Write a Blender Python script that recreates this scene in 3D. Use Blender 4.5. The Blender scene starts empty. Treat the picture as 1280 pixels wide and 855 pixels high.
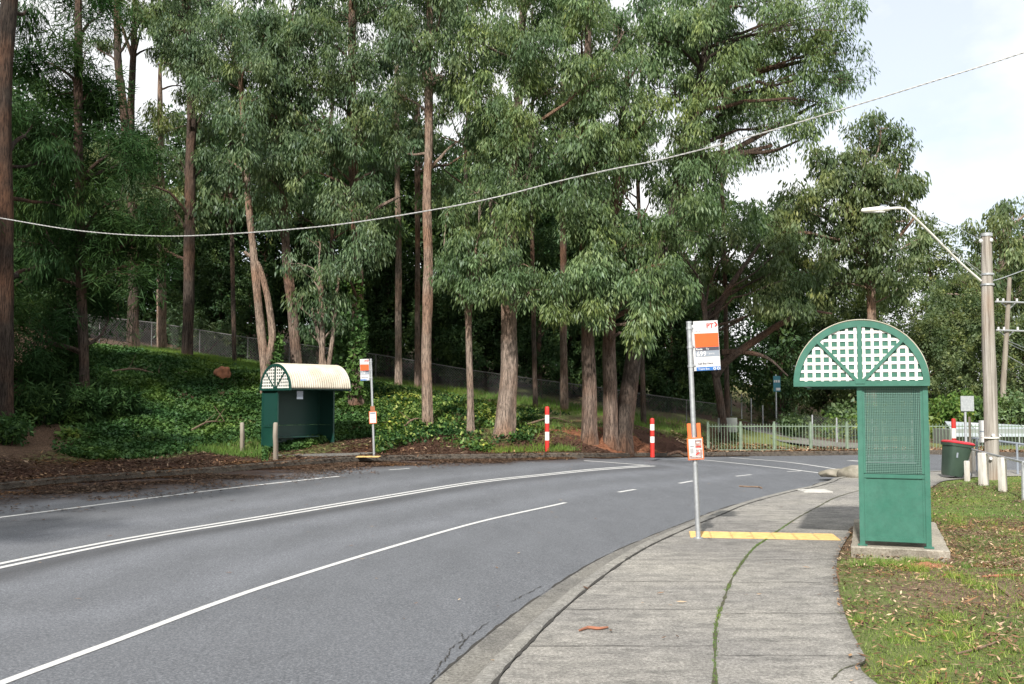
import bpy, math, random
import numpy as np
from mathutils import Vector, Matrix, noise as mnoise
random.seed(7); RNG = np.random.default_rng(11)
sc = bpy.context.scene; COL = sc.collection
PITCH = math.radians(3.56); EYE = 1.65; F = 1244.4

# ------------------------------------------------------------------ helpers
def W(px, py, Y):
    u = (px-640)/F; v = (427.5-py)/F
    d = (u, math.cos(PITCH)-v*math.sin(PITCH), math.sin(PITCH)+v*math.cos(PITCH))
    t = Y/d[1]
    return Vector((d[0]*t, Y, EYE+d[2]*t))
def ss(a, b, x):
    t = np.clip((np.asarray(x, float)-a)/(b-a), 0, 1); return t*t*(3-2*t)
def B(x, y):                                   # level of the footpath; the asphalt lies 0.12 m lower
    return 0.25*ss(14, 28, y)*(1-ss(1, 6, x))
def R(x, y): return B(x, y)-0.12
def hit(px, py, fn):
    u = (px-640)/F; v = (427.5-py)/F
    d = (u, math.cos(PITCH)-v*math.sin(PITCH), math.sin(PITCH)+v*math.cos(PITCH))
    lo = 1.0; t = 2.0
    while t < 200:
        if EYE+d[2]*t < float(fn(d[0]*t, d[1]*t)):
            break
        lo = t; t += 0.15
    hi = t
    for _ in range(30):
        m = (lo+hi)/2
        if EYE+d[2]*m < float(fn(d[0]*m, d[1]*m)): hi = m
        else: lo = m
    return (d[0]*hi, d[1]*hi)

class MB:
    def __init__(s): s.v = []; s.f = []; s.m = []; s.smooth = []
    def add(s, vs, fs, mi=0, sm=False, M=None):
        o = len(s.v)
        if M is not None: vs = [M @ Vector(v) for v in vs]
        s.v += [tuple(v) for v in vs]; s.f += [tuple(i+o for i in f) for f in fs]
        s.m += [mi]*len(fs); s.smooth += [sm]*len(fs)
    def box(s, c, d, mi=0, M=None, bev=0.0):
        x, y, z = (a/2 for a in d); b = min(bev, x*.9, y*.9, z*.9)
        if b <= 0:
            vs = [(c[0]+i*x, c[1]+j*y, c[2]+k*z) for i in (-1, 1) for j in (-1, 1) for k in (-1, 1)]
            fs = [(0,1,3,2),(4,6,7,5),(0,4,5,1),(2,3,7,6),(0,2,6,4),(1,5,7,3)]
            s.add(vs, fs, mi, M=M); return
        import bmesh
        bm = bmesh.new(); bmesh.ops.create_cube(bm, size=1)
        for v in bm.verts: v.co = Vector((v.co.x*d[0]+c[0], v.co.y*d[1]+c[1], v.co.z*d[2]+c[2]))
        bmesh.ops.bevel(bm, geom=bm.edges[:], offset=b, segments=2, affect='EDGES')
        bm.verts.index_update()
        s.add([v.co.copy() for v in bm.verts], [[v.index for v in f.verts] for f in bm.faces], mi, True, M); bm.free()
    def tube(s, pts, rad, n=8, mi=0, cap=True, M=None, jit=0.0):
        pts = [Vector(p) for p in pts]; k = len(pts)
        if not hasattr(rad, '__len__'): rad = [rad]*k
        vs = []; fs = []
        a = None
        for i, p in enumerate(pts):
            t = (pts[min(i+1, k-1)]-pts[max(i-1, 0)])
            if t.length < 1e-9: t = Vector((0,0,1))
            t.normalize()
            if a is None: a = t.orthogonal().normalized()
            a = (a - t*a.dot(t))
            a = a.normalized() if a.length > 1e-6 else t.orthogonal().normalized()
            b = t.cross(a)
            for j in range(n):
                th = 2*math.pi*j/n
                r = rad[i]
                if jit: r *= 1+jit*mnoise.noise(Vector((math.cos(th)*1.7+p.x, math.sin(th)*1.7+p.y, p.z*.7)))
                vs.append(p+(a*math.cos(th)+b*math.sin(th))*r)
        for i in range(k-1):
            for j in range(n):
                j2 = (j+1) % n
                fs.append((i*n+j, i*n+j2, (i+1)*n+j2, (i+1)*n+j))
        if cap:
            fs.append(tuple(reversed(range(n)))); fs.append(tuple((k-1)*n+j for j in range(n)))
        s.add(vs, fs, mi, True, M)
    def prism(s, poly, z0, z1, mi=0, M=None):   # poly in xy, extruded z
        n = len(poly)
        vs = [(x, y, z0) for x, y in poly]+[(x, y, z1) for x, y in poly]
        fs = [tuple(reversed(range(n))), tuple(range(n, 2*n))]+[(i, (i+1) % n, n+(i+1) % n, n+i) for i in range(n)]
        s.add(vs, fs, mi, False, M)
    def build(s, name, mats, parent=None):
        me = bpy.data.meshes.new(name); me.from_pydata(s.v, [], s.f)
        for m in (mats if isinstance(mats, (list, tuple)) else [mats]): me.materials.append(m)
        me.polygons.foreach_set('material_index', s.m); me.polygons.foreach_set('use_smooth', s.smooth)
        me.update()
        if any(s.smooth):
            try: me.set_sharp_from_angle(angle=math.radians(40))
            except Exception: pass
        o = bpy.data.objects.new(name, me); COL.objects.link(o)
        if parent is not None: o.parent = parent
        return o
def npmesh(name, V, Fc, mats, parent=None, attr=None, smooth=False, colattr=None):
    """V (n,3), Fc (m,k) numpy arrays; attr one float per face; colattr (n,4) per vertex"""
    me = bpy.data.meshes.new(name); n, k = Fc.shape
    me.vertices.add(len(V)); me.vertices.foreach_set('co', np.ascontiguousarray(V, dtype=np.float32).ravel())
    me.loops.add(n*k); me.loops.foreach_set('vertex_index', np.ascontiguousarray(Fc, dtype=np.int32).ravel())
    me.polygons.add(n); me.polygons.foreach_set('loop_start', np.arange(0, n*k, k, dtype=np.int32))
    me.update(calc_edges=True)
    if smooth: me.polygons.foreach_set('use_smooth', np.ones(n, bool))
    if attr is not None:
        a = me.attributes.new('v', 'FLOAT', 'FACE'); a.data.foreach_set('value', np.asarray(attr, dtype=np.float32))
    if colattr is not None:
        a = me.attributes.new('zone', 'FLOAT_COLOR', 'POINT'); a.data.foreach_set('color', np.asarray(colattr, dtype=np.float32).ravel())
    for m in (mats if isinstance(mats, (list, tuple)) else [mats]): me.materials.append(m)
    o = bpy.data.objects.new(name, me); COL.objects.link(o)
    if parent is not None: o.parent = parent
    return o
def tag(o, label=None, cat=None, group=None, kind=None):
    if label: o['label'] = label
    if cat: o['category'] = cat
    if group: o['group'] = group
    if kind: o['kind'] = kind
    return o
def empty(name, loc, rz=0.0, label=None, cat=None, group=None):
    o = bpy.data.objects.new(name, None); COL.objects.link(o); o.location = loc; o.rotation_euler = (0, 0, rz)
    o.empty_display_size = .2
    return tag(o, label, cat, group)
def copy_tree(o, parent=None):
    c = o.copy(); COL.objects.link(c)
    if parent is not None: c.parent = parent
    for ch in list(o.children): copy_tree(ch, c)
    return c

# ------------------------------------------------------------------ materials
def newmat(name):
    m = bpy.data.materials.new(name); m.use_nodes = True
    nt = m.node_tree; nt.nodes.clear()
    out = nt.nodes.new('ShaderNodeOutputMaterial'); return m, nt, out
def nd(nt, t, **kw):
    n = nt.nodes.new(t)
    for k, v in kw.items():
        if k in n.inputs: n.inputs[k].default_value = v
        else: setattr(n, k, v)
    return n
def ramp(nt, fac, stops):
    r = nt.nodes.new('ShaderNodeValToRGB'); e = r.color_ramp.elements
    while len(e) > 1: e.remove(e[-1])
    e[0].position = stops[0][0]; e[0].color = (*stops[0][1], 1)
    for p, c in stops[1:]:
        q = e.new(p); q.color = (*c, 1)
    nt.links.new(fac, r.inputs[0]); return r.outputs[0]
def fnoise(nt, scale, detail=4, rough=.6, vec=None, stretch=None, coord='Object'):
    n = nd(nt, 'ShaderNodeTexNoise'); n.inputs['Scale'].default_value = scale
    n.inputs['Detail'].default_value = detail; n.inputs['Roughness'].default_value = rough
    tc = nt.nodes.new('ShaderNodeTexCoord'); src = tc.outputs[coord]
    if stretch:
        mp = nt.nodes.new('ShaderNodeMapping'); mp.inputs['Scale'].default_value = stretch
        nt.links.new(src, mp.inputs[0]); src = mp.outputs[0]
    nt.links.new(src, n.inputs['Vector']); return n.outputs['Fac']
def mixc(nt, fac, a, b, typ='MIX'):
    m = nt.nodes.new('ShaderNodeMix'); m.data_type = 'RGBA'; m.blend_type = typ
    for sock, val in ((m.inputs[0], fac), (m.inputs[6], a), (m.inputs[7], b)):
        if isinstance(val, (int, float)): sock.default_value = val
        elif isinstance(val, tuple): sock.default_value = (*val, 1)
        else: nt.links.new(val, sock)
    return m.outputs[2]
def principled(nt, out, col, rough=.6, metal=0, bump=None, bstr=.3, bdist=.01, spec=.5):
    p = nt.nodes.new('ShaderNodeBsdfPrincipled')
    if isinstance(col, tuple): p.inputs['Base Color'].default_value = (*col, 1)
    else: nt.links.new(col, p.inputs['Base Color'])
    if isinstance(rough, (int, float)): p.inputs['Roughness'].default_value = rough
    else: nt.links.new(rough, p.inputs['Roughness'])
    p.inputs['Metallic'].default_value = metal
    p.inputs['Specular IOR Level'].default_value = spec
    if bump is not None:
        b = nt.nodes.new('ShaderNodeBump'); b.inputs['Strength'].default_value = bstr; b.inputs['Distance'].default_value = bdist
        nt.links.new(bump, b.inputs['Height']); nt.links.new(b.outputs[0], p.inputs['Normal'])
    nt.links.new(p.outputs[0], out.inputs[0]); return p
def simple(name, c1, c2=None, scale=6, rough=.6, metal=0, bump=.1, bscale=40, stretch=None, lo=.35, hi=.65, spec=.5):
    m, nt, out = newmat(name)
    c2 = c2 or tuple(x*.8 for x in c1)
    col = ramp(nt, fnoise(nt, scale, 5, .6, stretch=stretch), [(lo, c1), (hi, c2)])
    principled(nt, out, col, rough, metal, fnoise(nt, bscale, 3, .6, stretch=stretch), bump, .004, spec)
    return m
def leafmat(name, c_dark, c_mid, c_light, trans=.3, gloss=.12, rough=.4):
    m, nt, out = newmat(name)
    at = nd(nt, 'ShaderNodeAttribute'); at.attribute_name = 'v'
    col = ramp(nt, at.outputs['Fac'], [(0, c_dark), (.5, c_mid), (.9, c_light), (1, tuple(min(1, x*1.5) for x in c_light))])
    hv = ramp(nt, fnoise(nt, .55, 4, .6), [(.38, (.92,1.0,.94)), (.5, (1.04,1.02,.92)), (.64, (1.30,1.12,.72))])
    col = mixc(nt, 1.0, col, hv, 'MULTIPLY')
    d = nd(nt, 'ShaderNodeBsdfDiffuse'); t = nd(nt, 'ShaderNodeBsdfTranslucent'); g = nd(nt, 'ShaderNodeBsdfGlossy')
    g.inputs['Roughness'].default_value = rough; g.inputs['Color'].default_value = (.55, .6, .65, 1)
    nt.links.new(col, d.inputs[0])
    tc = mixc(nt, 1.0, col, (1.0, 1.25, .55), 'MULTIPLY'); nt.links.new(tc, t.inputs[0])
    a = nd(nt, 'ShaderNodeMixShader'); a.inputs[0].default_value = trans
    nt.links.new(d.outputs[0], a.inputs[1]); nt.links.new(t.outputs[0], a.inputs[2])
    b = nd(nt, 'ShaderNodeMixShader'); b.inputs[0].default_value = gloss
    nt.links.new(a.outputs[0], b.inputs[1]); nt.links.new(g.outputs[0], b.inputs[2])
    nt.links.new(b.outputs[0], out.inputs[0]); return m
def bark(name, c1, c2, c3):
    m, nt, out = newmat(name)
    f = fnoise(nt, 5, 6, .7, stretch=(3, 3, .35)); g = fnoise(nt, 26, 5, .75, stretch=(1.6, 1.6, .16)); h = fnoise(nt, .6, 3, .5)
    a = ramp(nt, f, [(.35, c1), (.62, c2)])
    r = ramp(nt, h, [(.45, (0, 0, 0)), (.62, (1, 1, 1))])
    a = mixc(nt, r, a, c3)
    s = ramp(nt, g, [(.40, (.25, .25, .25)), (.56, (1.1, 1.1, 1.1))])
    a = mixc(nt, 1.0, a, s, 'MULTIPLY')
    principled(nt, out, a, .85, 0, g, 1.0, .05, .2); return m

M = {}
M['gum'] = leafmat('gum_leaf', (.050,.086,.036), (.098,.155,.066), (.21,.28,.13), .28, .04, .5)
M['gum_blue'] = leafmat('gum_leaf_bluish', (.042,.076,.036), (.082,.132,.064), (.17,.23,.12), .25, .04, .5)
M['gum_olive'] = leafmat('gum_leaf_olive', (.045,.070,.030), (.092,.130,.058), (.18,.22,.11), .28, .03, .5)
M['dark'] = leafmat('shaded_forest_leaf', (.022,.048,.020), (.042,.082,.034), (.075,.125,.05), .2, .02, .5)  # shade of the wood is put into this dark leaf colour
M['pine'] = leafmat('needle_leaf', (.014,.034,.012), (.026,.060,.020), (.055,.10,.036), .2, .01, .6)
M['ivy'] = leafmat('ivy_leaf', (.020,.052,.018), (.046,.100,.032), (.10,.18,.06), .15, .02, .5)
M['ivy_light'] = leafmat('ivy_leaf_yellow', (.05,.10,.025), (.10,.17,.04), (.22,.26,.08), .2, .02, .5)
M['grass'] = leafmat('grass_blade', (.065,.12,.028), (.13,.22,.05), (.26,.33,.11), .3, .02, .6)
M['litter'] = leafmat('dry_leaf', (.08,.042,.028), (.21,.12,.08), (.42,.31,.23), .1, .03, .6)
M['litter_dark'] = leafmat('damp_leaf', (.032,.020,.014), (.080,.044,.030), (.17,.11,.08), .05, .05, .5)
M['bark'] = bark('gum_bark', (.22,.17,.135), (.38,.30,.245), (.30,.19,.13))
M['bark_red'] = bark('red_bark', (.14,.10,.08), (.26,.195,.155), (.20,.11,.07))  # red bark tone, darkened to carry the shade on the mid-left trunks
M['bark_dark_shade'] = bark('dark_shaded_bark', (.055,.042,.034), (.11,.086,.07), (.13,.075,.05))  # dark bark tone, lowered further to put left-side shade into the colour
M['bark_rough'] = bark('rough_dark_bark', (.030,.023,.019), (.075,.057,.046), (.12,.062,.038))  # rough bark's dark tone, deepened too for shade on the left trunk
M['bark_pale'] = bark('pale_bark', (.25,.18,.14), (.38,.29,.225), (.30,.18,.12))
M['green'] = simple('green_paint', (.042,.165,.115), (.056,.192,.138), 3, .38, 0, .08, 60)
def weathered(name, c, faded, rust):
    m, nt, out = newmat(name)
    a = mixc(nt, ramp(nt, fnoise(nt, 1.7, 6, .7), [(.38, (0,0,0)), (.68, (.7,.7,.7))]), c, faded)
    a = mixc(nt, ramp(nt, fnoise(nt, 60, 5, .8, stretch=(1, 1, .10)), [(.60, (0,0,0)), (.70, (.35,.35,.35))]), a, faded)
    a = mixc(nt, ramp(nt, fnoise(nt, 5, 7, .85), [(.66, (0,0,0)), (.69, (.9,.9,.9))]), a, rust)
    a = mixc(nt, 1.0, a, ramp(nt, fnoise(nt, 12, 6, .75), [(.35, (.86,.86,.86)), (.6, (1.04,1.04,1.04))]), 'MULTIPLY')
    principled(nt, out, a, ramp(nt, fnoise(nt, 4, 4), [(.3, (.34,.34,.34)), (.7, (.55,.55,.55))]), 0, fnoise(nt, 70, 3), .12, .004); return m
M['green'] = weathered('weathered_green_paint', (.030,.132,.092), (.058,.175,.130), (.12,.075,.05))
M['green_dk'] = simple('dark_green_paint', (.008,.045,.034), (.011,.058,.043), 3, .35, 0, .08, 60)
M['white'] = simple('white_paint', (.82,.80,.76), (.70,.68,.62), 5, .5)
M['cream'] = simple('cream_metal', (.62,.57,.47), (.46,.41,.32), 2.2, .45, 0, .05)
M['steel'] = simple('galvanised_steel', (.55,.57,.58), (.42,.44,.46), 18, .42, .6, .05)
M['cable'] = simple('pale_cable', (.46,.46,.45), (.34,.34,.33), 10, .5)
M['red'] = simple('red_paint', (.58,.030,.022), (.46,.028,.02), 6, .45)
M['orange'] = simple('orange_plastic', (.78,.115,.022), (.72,.10,.02), 6, .45)
M['orange_pale'] = simple('orange_frame', (.75,.17,.045), (.66,.14,.04), 9, .5)
M['sign_white'] = simple('sign_white', (.60,.60,.60), (.55,.55,.55), 5, .4)
M['ink'] = simple('dark_ink', (.03,.03,.04), (.05,.04,.05), 5, .5)
M['sign_dark'] = simple('sign_charcoal', (.06,.055,.07), (.07,.06,.08), 5, .4)
M['sign_grey'] = simple('sign_grey', (.25,.28,.32), (.22,.25,.30), 5, .4)
M['sign_blue'] = simple('sign_blue', (.03,.15,.42), (.03,.13,.38), 5, .4)
M['sign_red'] = simple('sign_red', (.65,.05,.04), (.6,.05,.04), 5, .4)
M['teal'] = simple('teal_sign', (.015,.15,.20), (.02,.18,.24), 5, .4)
M['picture'] = simple('printed_picture', (.10,.09,.10), (.55,.35,.30), 30, .5)
M['fence_green'] = simple('pale_green_paint', (.20,.27,.195), (.15,.20,.14), 5, .5)
M['pole_wood'] = None
M['wood_grey'] = simple('grey_wood', (.30,.27,.22), (.16,.13,.10), 7, .85, 0, .8, 20, (1,1,.12))
M['wood_white'] = simple('white_washed_wood', (.72,.70,.66), (.42,.38,.32), 9, .8, 0, .5, 30, (1,1,.15))
M['bin'] = simple('bin_green', (.045,.075,.055), (.035,.06,.045), 4, .42, 0, .05)
M['bin_red'] = simple('bin_red', (.55,.03,.045), (.42,.03,.04), 5, .4)
M['rubber'] = simple('rubber', (.10,.10,.10), (.06,.06,.06), 9, .8)
M['poly'] = simple('white_roof_sheet', (.40,.44,.46), (.33,.37,.39), 2, .35)
M['poly_b'] = simple('dull_roof_sheet', (.52,.55,.56), (.44,.47,.48), 2, .4)
M['wall'] = simple('pale_wall', (.25,.27,.25), (.20,.22,.20), 2, .7)
M['rock'] = simple('boulder', (.27,.245,.20), (.14,.13,.095), 5, .9, 0, 1.0, 14)
M['clay'] = simple('red_clay', (.34,.14,.07), (.22,.09,.05), 9, .95, 0, 1.0, 25)
M['tactile'] = simple('yellow_tactile', (.70,.48,.20), (.56,.37,.14), 12, .6)
M['mark'] = None
M['crack'] = simple('crack_filler', (.025,.024,.022), (.04,.036,.03), 30, .9)
M['moss'] = simple('mossy_joint', (.07,.085,.03), (.05,.04,.03), 14, .95, 0, .8, 60)
M['stone'] = simple('drain_lid', (.50,.49,.46), (.40,.39,.36), 8, .8)

# utility pole wood: grey vertical grain, brown foot
m, nt, out = newmat('weathered_pole')
g = fnoise(nt, 9, 6, .7, stretch=(2.2, 2.2, .07)); h = fnoise(nt, 1.2, 3, .5, stretch=(1, 1, .5))
a = ramp(nt, g, [(.33, (.13,.11,.095)), (.52, (.31,.285,.25)), (.68, (.42,.39,.355))])
a = mixc(nt, ramp(nt, h, [(.5, (0,0,0)), (.7, (.6,.6,.6))]), a, (.33,.21,.13))
principled(nt, out, a, .85, 0, g, .9, .02, .2); M['pole_wood'] = m
# road marking: worn white
m, nt, out = newmat('worn_marking_paint')
a = ramp(nt, fnoise(nt, 26, 8, .88), [(.36, (.14,.14,.15)), (.45, (.52,.52,.51)), (.7, (.70,.70,.68))])
principled(nt, out, a, .65, 0, fnoise(nt, 200, 2), .3, .003); M['mark'] = m

# asphalt, zone.r = dark tar streak, zone.g = leaf dirt, zone.b = wheel wear
m, nt, out = newmat('asphalt')
at = nd(nt, 'ShaderNodeAttribute'); at.attribute_name = 'zone'
sx = nd(nt, 'ShaderNodeSeparateColor'); nt.links.new(at.outputs['Color'], sx.inputs[0])
fine = fnoise(nt, 48, 8, .92); mid = fnoise(nt, 7, 7, .8); big = fnoise(nt, .5, 4, .6)
a = ramp(nt, fine, [(.37, (.026,.028,.033)), (.5, (.112,.119,.132)), (.63, (.33,.34,.36))])
a = mixc(nt, ramp(nt, mid, [(.3, (.0,.0,.0)), (.7, (.22,.22,.22))]), a, (.098,.106,.118))
a = mixc(nt, ramp(nt, big, [(.35, (0,0,0)), (.7, (.30,.30,.30))]), a, (.150,.158,.172))
wv_ = ramp(nt, fnoise(nt, 1.0, 5, .7, stretch=(2.0, .6, 1)), [(.34, (.91,.91,.91)), (.64, (1.05,1.05,1.05))]); a = mixc(nt, 1.0, a, wv_, 'MULTIPLY')
a = mixc(nt, 1.0, a, ramp(nt, sx.outputs[2], [(0, (.94,.94,.94)), (1, (1.16,1.16,1.17))]), 'MULTIPLY')
a = mixc(nt, sx.outputs[0], a, (.040,.040,.042))
dn = ramp(nt, fnoise(nt, 5, 6, .75), [(.30, (0,0,0)), (.55, (1,1,1))])
mm = nd(nt, 'ShaderNodeMath', operation='MULTIPLY'); nt.links.new(sx.outputs[1], mm.inputs[0]); nt.links.new(dn, mm.inputs[1])
m9 = nd(nt, 'ShaderNodeMath', operation='MULTIPLY'); nt.links.new(sx.outputs[1], m9.inputs[0]); m9.inputs[1].default_value = .8
a = mixc(nt, m9.outputs[0], a, (.040,.037,.036))
a = mixc(nt, mm.outputs[0], a, ramp(nt, fnoise(nt, 30, 4, .8), [(.35, (.020,.014,.012)), (.6, (.07,.036,.025))]))
rg = ramp(nt, big, [(.3, (.62,.62,.62)), (.7, (.75,.75,.75))])
principled(nt, out, a, rg, 0, fine, .5, .006, .35); M['asphalt'] = m

# footpath concrete
def concrete(name, base, dark, light, streak=True):
    m, nt, out = newmat(name)
    fine = fnoise(nt, 42, 8, .92); mid = fnoise(nt, 6, 7, .85); st = fnoise(nt, 3.0, 7, .8, stretch=(.8, 1.9, 1)); big = fnoise(nt, .55, 3, .5)
    a = ramp(nt, fine, [(.38, dark), (.5, base), (.63, light)])
    a = mixc(nt, 1.0, a, ramp(nt, mid, [(.32, (.60,.60,.59)), (.62, (1.10,1.09,1.07))]), 'MULTIPLY')
    if streak: a = mixc(nt, 1.0, a, ramp(nt, st, [(.38, (.66,.66,.66)), (.55, (1.04,1.03,1.02))]), 'MULTIPLY')
    a = mixc(nt, 1.0, a, ramp(nt, big, [(.35, (.82,.82,.84)), (.65, (1.1,1.09,1.07))]), 'MULTIPLY')
    principled(nt, out, a, .85, 0, fine, .7, .006, .25); return m
M['concrete'] = concrete('footpath_concrete', (.275,.268,.25), (.095,.09,.083), (.52,.51,.48))
M['kerb'] = concrete('kerb_concrete', (.25,.245,.225), (.12,.115,.105), (.42,.41,.39), False)
M['gutter'] = concrete('gutter_concrete', (.185,.18,.165), (.075,.072,.066), (.34,.33,.31), False)
M['kerb_dirty'] = concrete('dirty_kerb', (.095,.082,.068), (.035,.026,.020), (.20,.18,.15), False)
M['slab'] = concrete('slab_concrete', (.34,.31,.26), (.18,.155,.12), (.50,.47,.41), False)

# ground: zone.r = grass, zone.g = litter, zone.b = bare clay
m, nt, out = newmat('soil_and_litter')
at = nd(nt, 'ShaderNodeAttribute'); at.attribute_name = 'zone'
sx = nd(nt, 'ShaderNodeSeparateColor'); nt.links.new(at.outputs['Color'], sx.inputs[0])
f1 = fnoise(nt, 45, 5, .8); f2 = fnoise(nt, 9, 6, .75); f3 = fnoise(nt, 1.6, 5, .65)
soil = ramp(nt, f1, [(.32, (.07,.048,.034)), (.5, (.19,.135,.095)), (.68, (.38,.29,.21))])
lit = ramp(nt, f1, [(.35, (.022,.013,.010)), (.5, (.07,.036,.025)), (.68, (.17,.09,.06))])
gr = ramp(nt, f1, [(.32, (.07,.085,.03)), (.5, (.15,.18,.06)), (.7, (.28,.29,.13))])
clay = ramp(nt, f2, [(.35, (.13,.05,.028)), (.6, (.30,.13,.07))])
def patch(sock, lo, hi, fac):
    s = nd(nt, 'ShaderNodeMath', operation='ADD'); nt.links.new(sock, s.inputs[0]); nt.links.new(fac, s.inputs[1])
    return ramp(nt, s.outputs[0], [(lo, (0,0,0)), (hi, (1,1,1))])
soil = mixc(nt, 1.0, soil, ramp(nt, fnoise(nt, 14, 7, .85), [(.36, (.45,.42,.38)), (.5, (1,1,.95)), (.62, (1.5,1.45,1.35))]), 'MULTIPLY')
a = mixc(nt, sx.outputs[1], soil, lit)
a = mixc(nt, patch(sx.outputs[0], .86, 1.0, f2), a, gr)
a = mixc(nt, patch(sx.outputs[2], .95, 1.1, f3), a, clay)
principled(nt, out, a, .95, 0, f1, .9, .03, .15); M['ground'] = m

# perforated metal: very fine holes
def perforated(name, col, open_):
    m, nt, out = newmat(name)
    tc = nd(nt, 'ShaderNodeTexCoord'); v = nd(nt, 'ShaderNodeTexVoronoi'); v.inputs['Scale'].default_value = 55; v.inputs['Randomness'].default_value = .05
    nt.links.new(tc.outputs['Object'], v.inputs['Vector'])
    lt = nd(nt, 'ShaderNodeMath', operation='LESS_THAN'); lt.inputs[1].default_value = open_; nt.links.new(v.outputs['Distance'], lt.inputs[0])
    p = nd(nt, 'ShaderNodeBsdfPrincipled'); p.inputs['Base Color'].default_value = (*col, 1); p.inputs['Roughness'].default_value = .45
    t = nd(nt, 'ShaderNodeBsdfTransparent'); x = nd(nt, 'ShaderNodeMixShader')
    nt.links.new(lt.outputs[0], x.inputs[0]); nt.links.new(p.outputs[0], x.inputs[1]); nt.links.new(t.outputs[0], x.inputs[2])
    nt.links.new(x.outputs[0], out.inputs[0]); return m
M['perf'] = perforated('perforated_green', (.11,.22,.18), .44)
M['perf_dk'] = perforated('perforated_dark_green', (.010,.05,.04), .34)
# chain link wire netting
def netting(name, col, cover):
    m, nt, out = newmat(name)
    p = nd(nt, 'ShaderNodeBsdfPrincipled'); p.inputs['Base Color'].default_value = (*col, 1); p.inputs['Roughness'].default_value = .5
    t = nd(nt, 'ShaderNodeBsdfTransparent'); x = nd(nt, 'ShaderNodeMixShader')
    tc = nd(nt, 'ShaderNodeTexCoord'); mp = nd(nt, 'ShaderNodeMapping'); mp.inputs['Rotation'].default_value = (0, math.radians(45), 0)
    nt.links.new(tc.outputs['Object'], mp.inputs[0]); ck = nd(nt, 'ShaderNodeTexBrick')
    ck.offset = 0; ck.inputs['Scale'].default_value = 1; ck.inputs['Brick Width'].default_value = .075; ck.inputs['Row Height'].default_value = .075
    ck.inputs['Mortar Size'].default_value = .0028; ck.inputs['Mortar Smooth'].default_value = 0
    sw = nd(nt, 'ShaderNodeSeparateXYZ'); cb = nd(nt, 'ShaderNodeCombineXYZ'); nt.links.new(mp.outputs[0], sw.inputs[0])
    nt.links.new(sw.outputs[0], cb.inputs[0]); nt.links.new(sw.outputs[2], cb.inputs[1]); nt.links.new(cb.outputs[0], ck.inputs['Vector'])
    nt.links.new(ck.outputs['Fac'], x.inputs[0]); nt.links.new(t.outputs[0], x.inputs[1]); nt.links.new(p.outputs[0], x.inputs[2])
    nt.links.new(x.outputs[0], out.inputs[0]); return m
M['net'] = netting('chain_link_netting', (.13,.13,.13), .2)

# ------------------------------------------------------------------ plan curves (pixels of the photograph turned into plan points once)
def crv(pts, n=24):                              # Catmull-Rom
    P = [np.array(p, float) for p in pts]; P = [2*P[0]-P[1]]+P+[2*P[-1]-P[-2]]; o = []
    for i in range(1, len(P)-2):
        for k in range(n):
            t = k/n; a, b, c, d = P[i-1:i+3]
            o.append(.5*((2*b)+(-a+c)*t+(2*a-5*b+4*c-d)*t*t+(-a+3*b-3*c+d)*t**3))
    o.append(P[-2]); return np.array(o)
K2px = [(619,855),(665.5,801.4),(707,760),(762,715),(810,684),(866,658),(901,644),(931,631.4),(966,621),(998,613),(1023,608),(1043,602)]
K2 = [hit(a, b, B) for a, b in K2px]
d0 = np.array(K2[0])-np.array(K2[1]); d0 /= np.linalg.norm(d0)
K2 = [(K2[0][0]+d0[0]*3, K2[0][1]+d0[1]*3-8), (K2[0][0]+d0[0]*1.2, K2[0][1]+d0[1]*1.2-.6)]+K2+[(7.6, 22.6), (9.6, 24.0), (13, 24.8), (30, 25.2)]
K2 = sorted(K2, key=lambda p: p[1])
K2c = crv(K2, 10)
K2x = lambda y: np.interp(y, K2c[:,1], K2c[:,0])
Fpx = [(0,613),(134,601),(250,593),(380,582),(460,577),(560,574.5),(648,573.5),(746,572.5),(800,571.5),(857,571),(889,570.5),(960,570),(1060,569),(1180,568)]
Fp = [hit(a, b, R) for a, b in Fpx]
Fp = [(-60, -60), (-24, -4), (-16.5, 7.5)]+Fp+[(24, 32.6), (80, 33)]
Fp = sorted(Fp, key=lambda p: p[0]); Fc = crv(Fp, 10)
Fy = lambda x: np.interp(x, Fc[:,0], Fc[:,1])
print('F', [(round(a,1), round(b,1)) for a, b in Fp])
print('K', [(round(a,1), round(b,1)) for a, b in K2])
Gpx = [(1097,855),(1081.5,820.5),(1061,781),(1048.8,739),(1046,705),(1050.5,687.7),(1060.8,670.4),(1074.6,653),(1110,630),(1164,609),(1197,599)]
G = [hit(a, b, B) for a, b in Gpx]
G = [(2.6, -6), (2.35, 3.0)]+G+[(13, 23.2), (30, 23.8)]
G = sorted(G, key=lambda p: p[1]); Gc = crv(G, 10); Gx = lambda y: np.interp(y, Gc[:,1], Gc[:,0])

# terrain beyond the far kerb: thin plate spline through known heights
cp = []
for px, py, Y in [(0,545,25),(-150,530,23),(150,560,26),(280,566,26.5),(340,569,26.8),(420,569,27.2),(470,568,27.6),(560,556,29.5),(630,545,30.5),(737,547,30.5),
                  (782,548,31),(683,560,28.8),(815,559,30),(870,560,31),(534,535,31),
                  (190,437,40),(310,455,40),(470,476,40),(640,497,40),(760,514,40),(860,530,40),(-100,400,38),(60,425,38),
                  (200,450,34),(60,440,32),(-60,430,30),(320,472,34),(470,494,34),(640,517,35),(740,527,35),(820,538,35),
                  (885,565,36),(960,565.5,36.3),(1060,565.5,36.3),(1180,565,36.3),(1280,563,36.3),
                  (1040,556,39),(930,532,43),(905,520,47),(1100,552,40),(1280,556,42),(1000,538,50),(1150,540,52)]:
    w = W(px, py, Y); cp.append((w.x, w.y, w.z))
for x in np.linspace(-30, 30, 14): cp.append((x, float(Fy(x))+.3, float(B(x, Fy(x)+.3))+.02))
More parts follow.
